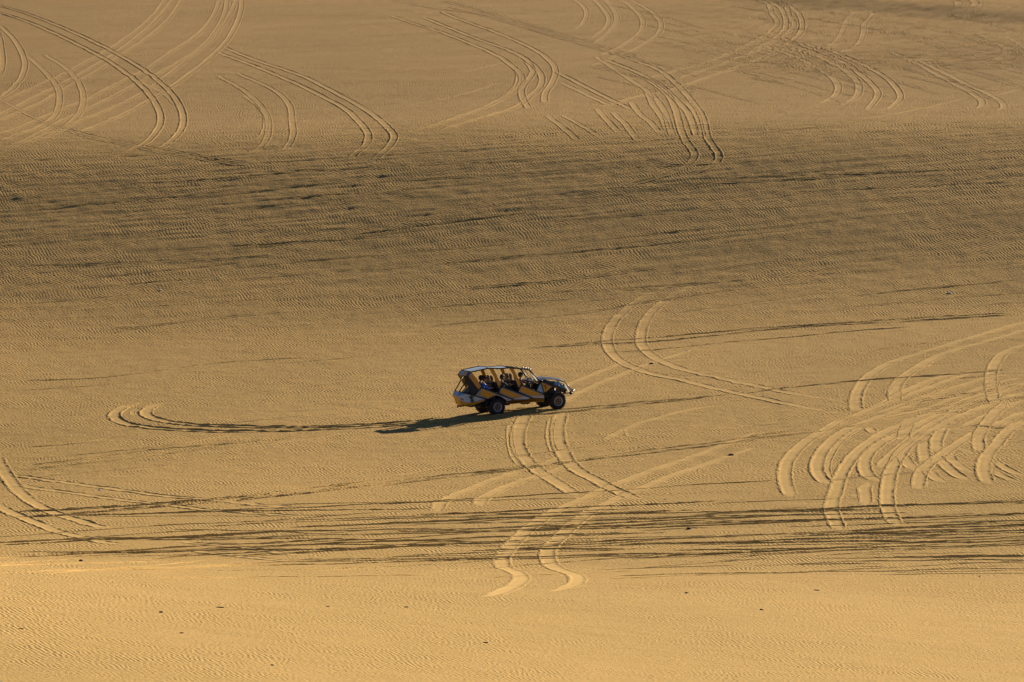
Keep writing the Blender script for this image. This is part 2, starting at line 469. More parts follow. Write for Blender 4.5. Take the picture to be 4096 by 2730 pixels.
T('B', [(700, 850), (1200, 760), (1600, 640)], w=.12, h=.02)
T('B', [(2060, -40), (2150, 0), (2230, 60), (2250, 120), (2210, 200), (2150, 240)], **OLD)
# --- upper right
T('R', [(-40, -10), (0, 30), (40, 80), (50, 120), (20, 170), (-50, 215)], **OLD)
T('R', [(20, -10), (60, 30), (90, 80), (90, 125), (50, 180), (-40, 250)], **FAINT)
T('R', [(90, -10), (150, 20), (210, 70), (240, 120), (230, 170), (190, 210), (100, 270), (0, 310)], **OLD)
T('R', [(130, -20), (190, 10), (280, 60), (330, 110), (340, 160), (300, 210), (200, 270), (50, 330), (-50, 370)], **OLD)
T('R', [(860, -20), (890, 0), (940, 30), (955, 80), (985, 120), (970, 155), (900, 210), (780, 270), (600, 345), (400, 400), (250, 440)], **OLD)
T('R', [(880, -20), (930, 5), (1000, 40), (1030, 100), (1030, 160), (970, 220), (850, 290), (700, 350), (550, 400), (430, 440)], **MID)
T('R', [(930, -20), (980, 15), (1040, 40), (1050, 90), (1080, 130), (1060, 170), (960, 220), (850, 285)], **OLD)
T('R', [(960, -20), (1000, 15), (1080, 50), (1120, 110), (1120, 170), (1070, 230), (950, 300), (800, 360), (600, 430), (400, 500), (200, 540), (0, 600)], **MID)
T('R', [(900, 250), (1000, 285), (1120, 330), (1230, 390), (1300, 440), (1325, 490), (1300, 540), (1220, 580)], w=.26, h=.05)
T('R', [(950, 240), (1040, 265), (1200, 310), (1340, 380), (1420, 440), (1440, 490), (1420, 540), (1340, 590)], w=.26, h=.05)
T('R', [(1000, 220), (1080, 240), (1300, 320), (1430, 400), (1510, 470), (1545, 520), (1520, 570), (1480, 615)], **MID)
T('R', [(1000, 210), (1100, 240), (1300, 290), (1500, 380), (1610, 450), (1665, 520), (1660, 560), (1600, 610)], **MID)
T('R', [(1600, 280), (1750, 350), (1900, 430), (2050, 510), (2120, 560), (2115, 595), (2070, 610)], w=.24, h=.04)
T('R', [(1750, 330), (1900, 400), (2060, 480), (2190, 540), (2240, 580), (2235, 605), (2180, 622)], w=.24, h=.04)
T('R', [(2080, 180), (2180, 230), (2250, 270), (2240, 310), (2180, 340)], **FAINT)
T('R', [(2250, 200), (2353, 260), (2380, 290), (2300, 340)], **FAINT)
T('R', [(1380, 60), (1410, 75), (1370, 110), (1340, 190), (1300, 240), (1230, 290)], **FAINT)
T('R', [(1490, 60), (1520, 80), (1470, 130), (1460, 200), (1420, 260), (1330, 300)], **OLD)
T('R', [(1930, -15), (1970, 0), (1995, 20), (1970, 40)], w=.35, h=.05)
T('R', [(2010, -15), (2060, 0), (2090, 20), (2060, 45)], w=.35, h=.05)
T('R', [(50, 290), (200, 340), (330, 390), (430, 470), (510, 560), (560, 630), (585, 700), (600, 770), (640, 830), (665, 870), (640, 910), (560, 950), (400, 1000)], **MID)
T('R', [(0, 320), (200, 400), (330, 470), (430, 560), (490, 630), (520, 700), (545, 780)], **MID)
T('R', [(-30, 310), (150, 430), (270, 510), (350, 600), (380, 680), (410, 780)], **OLD)
T('R', [(250, 430), (350, 500), (400, 560), (430, 640), (450, 720), (480, 790), (520, 840), (525, 880), (470, 930), (350, 980), (200, 1020), (50, 1050)], **MID)
T('R', [(260, 500), (300, 590), (350, 660), (380, 740)], **OLD)
T('R', [(170, 560), (220, 630), (290, 690), (350, 760)], **OLD)
T('R', [(70, 620), (150, 700), (200, 770), (260, 810)], **OLD)
T('R', [(-20, 600), (60, 690), (130, 760)], **OLD)
T('R', [(480, 560), (540, 640), (560, 720), (580, 790)], **OLD)
T('R', [(2353, 490), (2200, 530), (2000, 555), (1800, 600), (1500, 660), (1250, 700), (900, 740), (600, 800)], w=.14, h=.03)
T('R', [(700, 30), (1200, 110), (1800, 210), (2353, 330)], w=.12, h=.03)
for k in range(44):
    x0 = random.uniform(-100, 2000); y0 = random.uniform(20, 440)
    T('R', [(x0, y0), (x0 + 300, y0 + 70 + random.uniform(-10, 10)), (x0 + 620, y0 + 165 + random.uniform(-15, 15))], w=.12, h=.028, rough=1.0)
# --- middle right
T('G', [(1330, 305), (1200, 340), (1060, 400), (900, 490), (760, 550), (620, 650), (520, 740), (460, 830), (450, 920), (480, 1000), (560, 1070), (680, 1130), (850, 1180), (1050, 1220), (1250, 1270), (1500, 1325), (1750, 1380), (2000, 1430), (2330, 1490), (2400, 1505)], w=.25, h=.038, fade=8)
T('G', [(1530, 310), (1400, 360), (1100, 480), (900, 600), (800, 680), (740, 770), (715, 860), (720, 940), (780, 1010), (900, 1080), (1100, 1150), (1300, 1190), (1500, 1240), (1750, 1290), (2000, 1340), (2360, 1398)], w=.25, h=.038, fade=8)
T('G', [(60, 1440), (110, 1390), (250, 1310), (400, 1240), (600, 1160), (800, 1080), (1150, 970)], **FAINT)
T('G', [(-20, 1310), (230, 1220), (420, 1140), (640, 1060)], **FAINT)
T('G', [(-400, 985), (0, 958), (400, 915), (800, 885), (1300, 840), (1800, 800), (2352, 765), (3000, 725), (3800, 680)], w=.13, h=.07)
T('G', [(-200, 975), (400, 937), (750, 925), (1200, 880), (1800, 815), (2352, 780), (3000, 745), (3800, 700)], w=.13, h=.08)
T('G', [(200, 1020), (500, 1000), (850, 980), (1300, 930), (1900, 880), (2352, 835), (3000, 790)], w=.12, h=.06)
T('G', [(-400, 1495), (0, 1460), (500, 1410), (1000, 1365), (1500, 1320), (2000, 1260), (2600, 1210), (3200, 1170), (3800, 1110)], w=.12, h=.07)
T('G', [(-500, 1525), (0, 1480), (500, 1432), (1000, 1378), (1450, 1330)], w=.12, h=.08)
T('G', [(-1500, 900), (-800, 780), (0, 720), (500, 650), (1000, 570), (1600, 490), (2300, 430)], w=.13, h=.05, fade=6)
T('G', [(-1200, 560), (-400, 480), (0, 450), (600, 370), (1200, 300)], w=.13, h=.06, fade=6)
T('G', [(-1600, 720), (-900, 640), (0, 600), (700, 520)], w=.12, h=.05, fade=6)
T('G', [(400, 1700), (700, 1560), (1100, 1450), (1500, 1400)], **FAINT)
# --- right cluster
T('C', [(1760, 255), (1705, 270), (1500, 330), (1300, 390), (1100, 450), (950, 500), (830, 570), (770, 640), (745, 710), (750, 790)], w=.27, h=.055)
T('C', [(1760, 300), (1600, 350), (1340, 420), (1200, 470), (1080, 540), (1000, 600), (965, 660), (975, 740)], w=.27, h=.055)
T('C', [(1200, 500), (1020, 580), (940, 640), (920, 690)], w=.12, h=.03)
T('C', [(1760, 380), (1705, 400), (1600, 440), (1540, 500), (1515, 600), (1530, 700), (1560, 750)], w=.25, h=.045)
T('X', [(2200, -60), (1700, -30), (1400, 10), (1200, 80), (1000, 170), (820, 270), (600, 370), (400, 440), (200, 560), (60, 640), (-40, 730), (-120, 830), (-150, 950), (-130, 1080), (-70, 1210)], w=.27, h=.06)
T('X', [(2200, -20), (1900, 10), (1600, 90), (1300, 200), (1000, 320), (760, 410), (500, 510), (350, 600), (230, 720), (170, 830), (165, 930), (230, 1020), (310, 1085)], w=.27, h=.065)
T('X', [(620, 490), (440, 600), (330, 720), (265, 850), (265, 950), (310, 1030)], w=.14, h=.045)
T('X', [(2200, 60), (1900, 140), (1500, 290), (1100, 440), (850, 540), (700, 630), (560, 740), (450, 870), (380, 1000), (350, 1120), (310, 1220), (310, 1330), (350, 1430), (400, 1530)], w=.27, h=.065)
T('X', [(1500, 330), (1250, 430), (1050, 530), (850, 620), (720, 700), (650, 780), (620, 850), (640, 950), (720, 1010), (830, 1055)], w=.26, h=.06)
T('X', [(2220, 140), (1800, 300), (1500, 420), (1300, 520), (1150, 610), (1020, 700), (930, 830), (870, 950), (850, 1060), (840, 1180), (850, 1290), (900, 1400), (960, 1490)], w=.27, h=.065)
T('X', [(2220, 60), (1900, 180), (1650, 260), (1450, 370), (1250, 490), (1080, 610), (930, 730), (740, 920)], w=.24, h=.045)
T('X', [(2220, 220), (2000, 300), (1750, 420), (1500, 520)], w=.24, h=.04)
T('X', [(2220, 330), (1950, 460), (1700, 560), (1500, 680), (1330, 800), (1200, 900), (1150, 1000), (1140, 1140)], w=.27, h=.065)
T('X', [(2220, 430), (2000, 550), (1900, 670), (1800, 780), (1765, 900), (1790, 1000), (1850, 1090)], w=.27, h=.065)
T('X', [(2050, 240), (1950, 300), (1850, 400), (1780, 500), (1720, 600), (1730, 700), (1760, 770)], w=.25, h=.055)
T('X', [(1400, 490), (1340, 580), (1310, 680), (1330, 770)], w=.25, h=.05)
T('X', [(1210, 620), (1190, 700), (1200, 780), (1215, 880)], w=.25, h=.05)
T('X', [(1060, 430), (1010, 560), (980, 660)], w=.25, h=.04)
T('X', [(960, 740), (1000, 800), (1060, 880), (1130, 950)], w=.25, h=.05)
T('X', [(620, 490), (680, 530), (730, 590)], w=.2, h=.04)
T('X', [(1200, 870), (1250, 940), (1330, 1010), (1450, 1070)], w=.25, h=.05)
T('X', [(1340, 800), (1390, 860), (1480, 940), (1660, 1045)], w=.25, h=.05)
T('X', [(1400, 730), (1440, 790), (1550, 890), (1720, 975)], w=.22, h=.045)
T('X', [(1480, 690), (1600, 740), (1730, 785)], w=.18, h=.04)
T('X', [(1860, 820), (2000, 910), (2200, 1010)], w=.22, h=.045)
T('X', [(1840, 900), (1950, 980), (2200, 1070)], w=.2, h=.035)
T('X', [(680, 1010), (620, 1100), (640, 1200), (610, 1290)], w=.25, h=.05)
T('X', [(1400, 540), (1520, 560), (1660, 595)], w=.1, h=.035)
T('X', [(1550, 450), (1720, 490), (1850, 510), (2200, 545)], w=.1, h=.045)
T('X', [(1700, 590), (1900, 610), (2200, 660)], w=.1, h=.04)
T('X', [(1960, 560), (2080, 470), (2200, 420)], w=.2, h=.04)
T('X', [(1920, 30), (1860, 90), (1850, 160), (1890, 250)], w=.25, h=.04)
T('X', [(420, 1120), (560, 1180), (640, 1200)], w=.12, h=.07)
T('X', [(-740, 640), (-300, 600), (0, 570), (600, 480), (1100, 380), (1500, 330), (2200, 225)], w=.13, h=.055)
T('X', [(-740, 560), (-300, 520), (100, 470), (600, 390), (1100, 310), (1700, 220)], w=.13, h=.035)
T('X', [(800, 310), (1100, 265), (1400, 215), (1800, 160), (2200, 105)], w=.22, h=.08)
T('X', [(600, 420), (1100, 250), (1500, 110), (2000, -20)], w=.24, h=.035)
T('X', [(500, 400), (1000, 215), (1500, 30), (1800, -60)], w=.24, h=.035)
T('X', [(1200, 60), (1700, 20), (2200, -60)], w=.1, h=.04)
T('X', [(700, 430), (1200, 330), (1800, 110), (2200, 10)], w=.24, h=.035)
T('X', [(900, 480), (1400, 330), (1800, 210), (2200, 110)], w=.24, h=.035)
# --- below the buggy
T('D', [(915, 0), (905, 30), (870, 100), (850, 200), (880, 300), (960, 390), (1060, 460), (1200, 550), (1300, 620)], w=.29, h=.055)
T('D', [(1180, -10), (1160, 30), (1140, 120), (1150, 220), (1190, 310), (1260, 400), (1400, 480), (1550, 560), (1700, 620), (1800, 650)], w=.29, h=.06)
T('D', [(815, 60), (795, 130), (800, 230), (830, 330), (890, 400)], w=.14, h=.025)
T('D', [(1110, 20), (1085, 120), (1090, 220), (1130, 310)], w=.16, h=.035)
T('D', [(2600, 130), (2353, 240), (2100, 330), (1800, 430), (1600, 510), (1500, 550), (1350, 620), (1200, 680), (1080, 740), (980, 810), (880, 890), (800, 970), (740, 1050), (750, 1120), (840, 1160), (880, 1200), (820, 1260), (700, 1310), (560, 1345)], w=.28, h=.04, fade=5)
T('D', [(2600, 240), (2353, 330), (2000, 450), (1700, 570), (1500, 660), (1350, 740), (1250, 820), (1180, 890), (1110, 950), (1070, 1010), (1080, 1090), (1150, 1140), (1250, 1170), (1290, 1220), (1230, 1260), (1060, 1305)], w=.28, h=.04, fade=5)
T('D', [(1250, 290), (1050, 370), (850, 430), (700, 480), (550, 540), (400, 600), (290, 660), (260, 740)], w=.27, h=.045)
T('D', [(1400, 320), (1100, 430), (900, 490), (700, 570), (590, 630), (580, 700)], w=.27, h=.045)
T('D', [(-900, 590), (-300, 500), (0, 455), (600, 352), (1200, 270), (1800, 180)], w=.12, h=.04)
T('D', [(-300, 530), (0, 490), (700, 420), (1200, 362), (1800, 272), (2353, 205), (3000, 110)], w=.12, h=.075)
T('D', [(-300, 560), (0, 513), (900, 410), (1300, 352), (2353, 230), (3000, 130)], w=.12, h=.085)
T('D', [(2100, 30), (1700, 90), (1640, 140), (1720, 190), (2100, 180)], w=.1, h=.02)
# --- lower left
T('E', [(-30, 560), (0, 630), (60, 720), (130, 810), (230, 890), (350, 950), (500, 1000), (700, 1060), (850, 1085)], w=.28, h=.07)
T('E', [(-60, 880), (0, 920), (100, 970), (250, 1030), (400, 1090), (600, 1140), (800, 1180), (1050, 1195)], w=.28, h=.07)
T('E', [(1180, 1140), (1400, 1180), (1700, 1205), (2000, 1250), (2265, 1275)], w=.26, h=.05)
T('E', [(1180, 1205), (1500, 1245), (1800, 1280), (2200, 1315)], w=.26, h=.05)
T('E', [(20, 680), (60, 690), (300, 730), (600, 770), (900, 810), (1200, 850), (1430, 870), (1800, 905), (2265, 945)], w=.24, h=.06)
T('E', [(100, 760), (130, 770), (400, 810), (700, 850), (1000, 890), (1300, 925), (1600, 955), (2265, 1000)], w=.24, h=.06)
T('E', [(-60, 955), (0, 955), (400, 945), (800, 920), (1200, 895), (1600, 860), (2000, 815), (2265, 785), (2700, 730)], w=.17, h=.13)
T('E', [(-60, 998), (0, 995), (400, 980), (800, 945), (1200, 915), (1600, 880), (2000, 840), (2265, 810), (2700, 750)], w=.17, h=.13)
T('E', [(-60, 660), (500, 600), (1000, 530), (1700, 470), (2265, 390), (2700, 330)], w=.13, h=.06)
T('E', [(-60, 690), (600, 620), (1200, 545), (1800, 470), (2265, 410)], w=.13, h=.06)
T('E', [(-60, 610), (600, 550), (1200, 490), (1700, 400)], w=.12, h=.04)
T('E', [(-60, 520), (500, 480), (900, 410), (1200, 385)], w=.12, h=.035)
T('E', [(-60, 50), (700, 20), (1500, -80), (2300, -130)], w=.13, h=.045)
T('E', [(-60, 120), (700, 70), (1300, 0)], w=.12, h=.03)
# --- the hairpin this buggy left
HB = dict(w=.27, h=.125, bed=.008, fade=3, ragged=.12)
T('S', [(230, 68), (210, 75), (130, 95), (80, 122), (72, 150), (120, 178), (200, 194), (300, 206), (420, 213), (600, 220), (850, 217), (1100, 209), (1300, 199), (1600, 178), (1800, 150), (1930, 130)], **HB)
T('S', [(370, 70), (330, 76), (270, 90), (232, 113), (232, 138), (280, 160), (380, 179), (550, 191), (800, 198), (1100, 196), (1300, 189), (1500, 177), (1700, 155), (1860, 128)], **HB)
T('S', [(190, 95), (160, 120), (165, 150)], w=.1, h=.03)
ribbon([(1900, 1652), (1934, 1652), (2060, 1641), (2177, 1629)], w=.24, h=.12, fade=.8)
ribbon([(1940, 1659), (1993, 1660), (2110, 1649), (2240, 1636)], w=.24, h=.12, fade=.8)
# --- thin lines on the churned strip
for k in range(150):
    v0 = random.triangular(1990, 2340, 2160)
    u0 = random.uniform(-300, 3800)
    ln = random.uniform(500, 2200)
    sl_ = random.gauss(-0.035, 0.018)
    n = max(3, int(ln / 250))
    ribbon([(u0 + ln * i / n, v0 + sl_ * ln * i / n + random.uniform(-3, 3)) for i in range(n + 1)],
           w=random.uniform(.028, .055), h=random.choice((.02, .03, .045, .08)), rough=1.2, fade=3, ragged=.4)
for k in range(60):
    v0 = random.uniform(640, 1280); u0 = random.uniform(-300, 3600); ln = random.uniform(500, 1800)
    sl_ = random.gauss(-0.085, 0.02) * (0.6 + 0.4 * (v0 > 800))
    n = max(3, int(ln / 250))
    ribbon([(u0 + ln * i / n, v0 + sl_ * ln * i / n + random.uniform(-2, 2)) for i in range(n + 1)],
           w=random.uniform(.06, .10), h=random.choice((.012, .02, .03)), rough=1.2, fade=6)
for k in range(26):
    v0 = random.uniform(1280, 1960); u0 = random.uniform(-200, 3600); ln = random.uniform(400, 1600)
    sl_ = random.gauss(-0.11, 0.02)
    n = max(3, int(ln / 250))
    ribbon([(u0 + ln * i / n, v0 + sl_ * ln * i / n + random.uniform(-2, 2)) for i in range(n + 1)],
           w=random.uniform(.09, .13), h=random.uniform(.012, .03), rough=1.0, fade=5)
# foot prints: short pits with a rim
def prints(reg, pts, s=1.0):
    for a, b in pts:
        T(reg, [(a - 9 * s, b + 1), (a, b), (a + 9 * s, b - 1)], w=.19, h=.42, fade=.3, rough=.4)
prints('R', [(1655, 650), (1200, 675), (1310, 655), (1400, 640), (1440, 632), (1580, 610), (1660, 595), (1780, 570), (250, 828), (290, 822), (150, 840), (90, 850), (480, 795), (575, 783), (600, 342), (650, 358), (740, 376), (520, 350), (970, 428), (1145, 458)])
prints('L', [(430, 415), (870, 410), (1350, 300), (1465, 522), (1210, 580), (1110, 640), (770, 682), (650, 690), (510, 738), (385, 742), (280, 690), (130, 820), (850, 665), (1395, 578), (1720, 465), (2070, 388), (1330, 590), (600, 715), (1015, 988), (805, 902), (350, 600), (1110, 375), (450, 185), (620, 182)], s=1.6)
RVa, RFa = np.vstack(RV), np.vstack(RF)
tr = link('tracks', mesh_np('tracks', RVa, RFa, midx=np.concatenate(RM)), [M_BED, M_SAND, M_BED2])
tr['kind'] = 'structure'


# ================================================================== the dune buggy
YAW = math.radians(24.7)
# orientation from the ground it stands on (slopes measured over its own footprint)
def place_frame():
    f2 = np.array([math.cos(YAW), math.sin(YAW)]); l2 = np.array([-math.sin(YAW), math.cos(YAW)])
    c = ground([1993.0], [1661.0])[0]            # outer foot of the near rear wheel
    o2 = c[:2] + l2 * 0.95                       # rear axle centre on the ground
    def gz(p):
        return float(z_mesh(p[0], p[1]))
    pts = {}
    for nm, (a, b) in {'rr': (0, -.8), 'rl': (0, .8), 'fr': (3.34, -.8), 'fl': (3.34, .8)}.items():
        pts[nm] = gz(o2 + f2 * a + l2 * b)
    sf = ((pts['fr'] + pts['fl']) - (pts['rr'] + pts['rl'])) / 2 / 3.34
    slat = ((pts['rl'] + pts['fl']) - (pts['rr'] + pts['fr'])) / 2 / 1.6
    print('BUGGY slopes', round(sf, 3), round(slat, 3), c)
    X = Vector((f2[0], f2[1], sf)).normalized()
    Y = Vector((l2[0], l2[1], slat)).normalized()
    Z = X.cross(Y).normalized(); Y = Z.cross(X)
    M = Matrix((X, Y, Z)).transposed().to_4x4()
    M.translation = Vector((o2[0], o2[1], (pts['rr'] + pts['rl'] + pts['fr'] + pts['fl']) / 4 - sf * 1.67 - 0.015))
    return M
BM = place_frame()

def Q(px, py, y):                # side-view measurement -> the buggy's own metres at width y
    X = (px - 895 + 143 * (y + .95)) / 311.0
    Z = (925 - 30 * X - 23 * (y + .95) - py) / 342.0
    return Vector((X, y, Z))
def mir(p):
    return Vector((p[0], -p[1], p[2]))

M_ORG = mat('ochre_paint', (0.60, 0.285, 0.004), 0.45, var=.12, coat=.3)
M_WHT = mat('white_paint', (0.50, 0.58, 0.64), 0.45, var=.08, coat=.3)
M_GRY = mat('grey_paint', (0.25, 0.27, 0.27), 0.5, var=.15)
M_BLU = mat('blue_paint', (0.03, 0.24, 0.58), 0.4, var=.12, coat=.3)
M_LBL = mat('pale_blue_paint', (0.26, 0.44, 0.62), 0.45, var=.1, coat=.3)
M_NVY = mat('navy_paint', (0.02, 0.045, 0.08), 0.4, var=.2, coat=.3)
M_BLK = mat('black_steel', (0.018, 0.019, 0.022), 0.42, var=.3)
M_DRK = mat('dark_vinyl', (0.022, 0.024, 0.028), 0.7, var=.3)
M_BRN = mat('brown_vinyl', (0.17, 0.10, 0.045), 0.65, var=.2)
M_RUB = mat('tyre_rubber', (0.016, 0.017, 0.02), 0.85, var=.3)
M_RIM = mat('rust_brown_wheel', (0.13, 0.075, 0.045), 0.6, var=.35, vscale=20)
M_RNG = mat('pale_rim_steel', (0.42, 0.45, 0.48), 0.35, var=.1)
M_CHR = mat('bright_steel', (0.7, 0.68, 0.65), 0.25, metal=.9)
M_GLS = mat('lamp_lens', (0.30, 0.29, 0.27), 0.15)
M_DUST = mat('dusty_hood', (0.10, 0.115, 0.13), 0.38, var=.35, vscale=6, coat=.5)
M_GRN = mat('dark_green_paint', (0.02, 0.06, 0.045), 0.5, var=.2)
M_RED = mat('brick_red_paint', (0.30, 0.09, 0.04), 0.5, var=.2)

M_SHEET = bpy.data.materials.new('thin_white_sheet')
M_SHEET.use_nodes = True
_n = M_SHEET.node_tree
_d = _n.nodes['Principled BSDF']; _d.inputs['Base Color'].default_value = (.8, .76, .70, 1)
_t = _n.nodes.new('ShaderNodeBsdfTranslucent'); _t.inputs[0].default_value = (.85, .78, .68, 1)
_m = _n.nodes.new('ShaderNodeMixShader'); _m.inputs[0].default_value = .9
_n.links.new(_d.outputs[0], _m.inputs[1]); _n.links.new(_t.outputs[0], _m.inputs[2])
_n.links.new(_m.outputs[0], _n.nodes['Material Output'].inputs[0])

def new_bm():
    return bmesh.new()
def slab(bm, pts, th=0.02, mi=0, out=None):
    """a flat panel of real thickness from its outline; th is laid inwards"""
    pts = [Vector(p) for p in pts]
    n = Vector((0, 0, 0))
    for i in range(len(pts)):
        a, b = pts[i], pts[(i + 1) % len(pts)]
        n += Vector(((a.y - b.y) * (a.z + b.z), (a.z - b.z) * (a.x + b.x), (a.x - b.x) * (a.y + b.y)))
    n.normalize()
    if out is not None and n.dot(Vector(out)) < 0:
        n = -n; pts = pts[::-1]
    v0 = [bm.verts.new(p) for p in pts]
    v1 = [bm.verts.new(p - n * th) for p in pts]
    fs = [bm.faces.new(v0), bm.faces.new(v1[::-1])]
    for i in range(len(pts)):
        j = (i + 1) % len(pts)
        fs.append(bm.faces.new((v0[j], v0[i], v1[i], v1[j])))
    for f in fs:
        f.material_index = mi
def tube(bm, pts, r=0.022, seg=8, mi=0):
    pts = [Vector(p) for p in pts]
    rings = []
    for i, p in enumerate(pts):
        d = (pts[min(i + 1, len(pts) - 1)] - pts[max(i - 1, 0)]).normalized()
        up = Vector((0, 0, 1)) if abs(d.z) < 0.9 else Vector((1, 0, 0))
        a = d.cross(up).normalized(); b = d.cross(a)
        rr = r[i] if isinstance(r, (list, tuple)) else r
        rings.append([bm.verts.new(p + (a * math.cos(t) + b * math.sin(t)) * rr) for t in [2 * math.pi * k / seg for k in range(seg)]])
    for A, B in zip(rings[:-1], rings[1:]):
        for k in range(seg):
            f = bm.faces.new((A[k], A[(k + 1) % seg], B[(k + 1) % seg], B[k])); f.smooth = True; f.material_index = mi
    bm.faces.new(rings[0][::-1]).material_index = mi
    bm.faces.new(rings[-1]).material_index = mi
def boxb(bm, c, s, R=None, mi=0, bev=0.0):
    c = Vector(c); vs = []
    for dx in (-.5, .5):
        for dy in (-.5, .5):
            for dz in (-.5, .5):
                p = Vector((dx * s[0], dy * s[1], dz * s[2]))
                if R is not None:
                    p = R @ p
                vs.append(bm.verts.new(c + p))
    fs = []
    for q in ((0, 1, 3, 2), (4, 6, 7, 5), (0, 4, 5, 1), (2, 3, 7, 6), (0, 2, 6, 4), (1, 5, 7, 3)):
        f = bm.faces.new([vs[i] for i in q]); f.material_index = mi; fs.append(f)
    if bev:
        es = {e for f in fs for e in f.edges}
        r = bmesh.ops.bevel(bm, geom=list(es), offset=bev, segments=2, affect='EDGES', profile=.5)
        for f in r['faces']:
            f.smooth = True; f.material_index = mi
def fin(name, bm, m, parent, loc=None):
    me = bpy.data.meshes.new(name)
    bm.normal_update()
    bm.to_mesh(me); bm.free()
    o = link(name, me, m, parent)
    if loc is not None:
        o.location = loc
    return o

buggy = bpy.data.objects.new('dune_buggy', None)
COL.objects.link(buggy)
buggy.empty_display_size = 0.5
buggy.matrix_world = BM
buggy['label'] = 'long open dune buggy in ochre, white and blue with big black tyres'
buggy['category'] = 'dune buggy'

# --- wheels
def lathe(bm, prof, seg=40, mi=0, closed=False):
    rings = []
    for (r, y) in prof:
        rings.append([bm.verts.new((r * math.cos(t), y, r * math.sin(t))) for t in [2 * math.pi * k / seg for k in range(seg)]])
    n = len(rings)
    for i in range(n if closed else n - 1):
        A, B = rings[i], rings[(i + 1) % n]
        for k in range(seg):
            f = bm.faces.new((A[k], B[k], B[(k + 1) % seg], A[(k + 1) % seg])); f.smooth = True; f.material_index = mi
def wheel(loc, side, R=0.40, w=0.40):
    root = bpy.data.objects.new('wheel', None); COL.objects.link(root); root.parent = buggy
    root.location = loc
    h = w / 2
    bm = new_bm()
    lathe(bm, [(.225, -h * .80), (.27, -h * .97), (R - .07, -h), (R - .025, -h * .92), (R, -h * .78), (R + .004, -h * .3), (R + .004, h * .3), (R, h * .78),
               (R - .025, h * .92), (R - .07, h), (.27, h * .97), (.225, h * .80)], closed=True)
    for k in range(26):          # tread lugs
        t = 2 * math.pi * k / 26
        for yy in (-h * .62, h * .62):
            tt = t + (math.pi / 26 if yy > 0 else 0)
            Rm = Matrix.Rotation(-tt, 3, 'Y')
            boxb(bm, Rm @ Vector((R + .004, yy, 0)), (.026, h * .6, .045), Rm)
    fin('tyre', bm, M_RUB, root)
    bm = new_bm()
    s = side
    lathe(bm, [(.232, s * h * .86), (.222, s * h * .90), (.205, s * h * .86), (.200, s * h * .45)], mi=1)
    lathe(bm, [(.200, s * h * .45), (.16, s * h * .30), (.11, s * h * .38), (.075, s * h * .62), (.05, s * h * .66), (.0015, s * h * .67)], mi=0)
    lathe(bm, [(.200, s * h * .45), (.200, -s * h * .8), (.225, -s * h * .86)], mi=0)
    for k in range(8):
        t = 2 * math.pi * k / 8
        boxb(bm, (.135 * math.cos(t), s * h * .36, .135 * math.sin(t)), (.035, .02, .035), Matrix.Rotation(-t, 3, 'Y'), mi=1)
    bmesh.ops.recalc_face_normals(bm, faces=bm.faces)
    fin('rim', bm, [M_RIM, M_RNG], root)
for x in (0.0, 3.34):
    for s in (-1, 1):
        wheel((x, s * .775, .396), s)

# --- side panels, belly, tail: each outline measured on the near side, then mirrored for the far side
def both(name, fn, m, sides=(1, -1)):
    for s in sides:
        bm = new_bm()
        S = (lambda p: Vector(p)) if s == 1 else mir
        fn(bm, S, Vector((0, -s, 0)))
        fin(name, bm, m, buggy)
W = -.80
def door(bm, S, out, tl, tr, br, bl, o1, arch=None):
    """one slanted door skin: grey border, ochre field 3 mm proud, white wedge at its lower front"""
    P = [tl, tr, br, bl] if arch is None else [tl] + arch + [bl]
    slab(bm, [S(Q(a, b, W)) for a, b in P], .025, 0, out)
    slab(bm, [S(Q(a, b, W) + Vector((0, -.004, 0))) for a, b in o1], .012, 1, out)
def d1(bm, S, out):
    slab(bm, [S(Q(a, b, W)) for a, b in [(636, 466), (905, 572), (1150, 664), (1062, 690), (1020, 655), (960, 605), (870, 588), (790, 618), (722, 655), (522, 590)]], .025, 0, out)
    slab(bm, [S(Q(a, b, W - .004)) for a, b in [(650, 485), (850, 566), (862, 582), (790, 612), (740, 640), (600, 575)]], .012, 1, out)
    slab(bm, [S(Q(a, b, W - .004)) for a, b in [(930, 590), (1010, 618), (1140, 664), (1066, 684), (1020, 648)]], .012, 2, out)
    slab(bm, [S(Q(a, b, W - .007)) for a, b in [(1050, 650), (1095, 660), (1060, 668)]], .006, 3, out)
def d2(bm, S, out):
    slab(bm, [S(Q(a, b, W)) for a, b in [(983, 452), (1240, 545), (1470, 632), (1400, 658), (1172, 662), (926, 545)]], .025, 0, out)
    slab(bm, [S(Q(a, b, W - .004)) for a, b in [(985, 470), (1300, 598), (1210, 622), (1150, 622), (948, 538)]], .012, 1, out)
    slab(bm, [S(Q(a, b, W - .004)) for a, b in [(1225, 628), (1330, 604), (1455, 632), (1400, 652), (1180, 656)]], .012, 2, out)
    slab(bm, [S(Q(a, b, W - .007)) for a, b in [(1190, 630), (1330, 612), (1330, 617), (1200, 638)]], .006, 1, out)
    slab(bm, [S(Q(a, b, W - .007)) for a, b in [(1210, 642), (1340, 623), (1340, 628), (1215, 648)]], .006, 1, out)
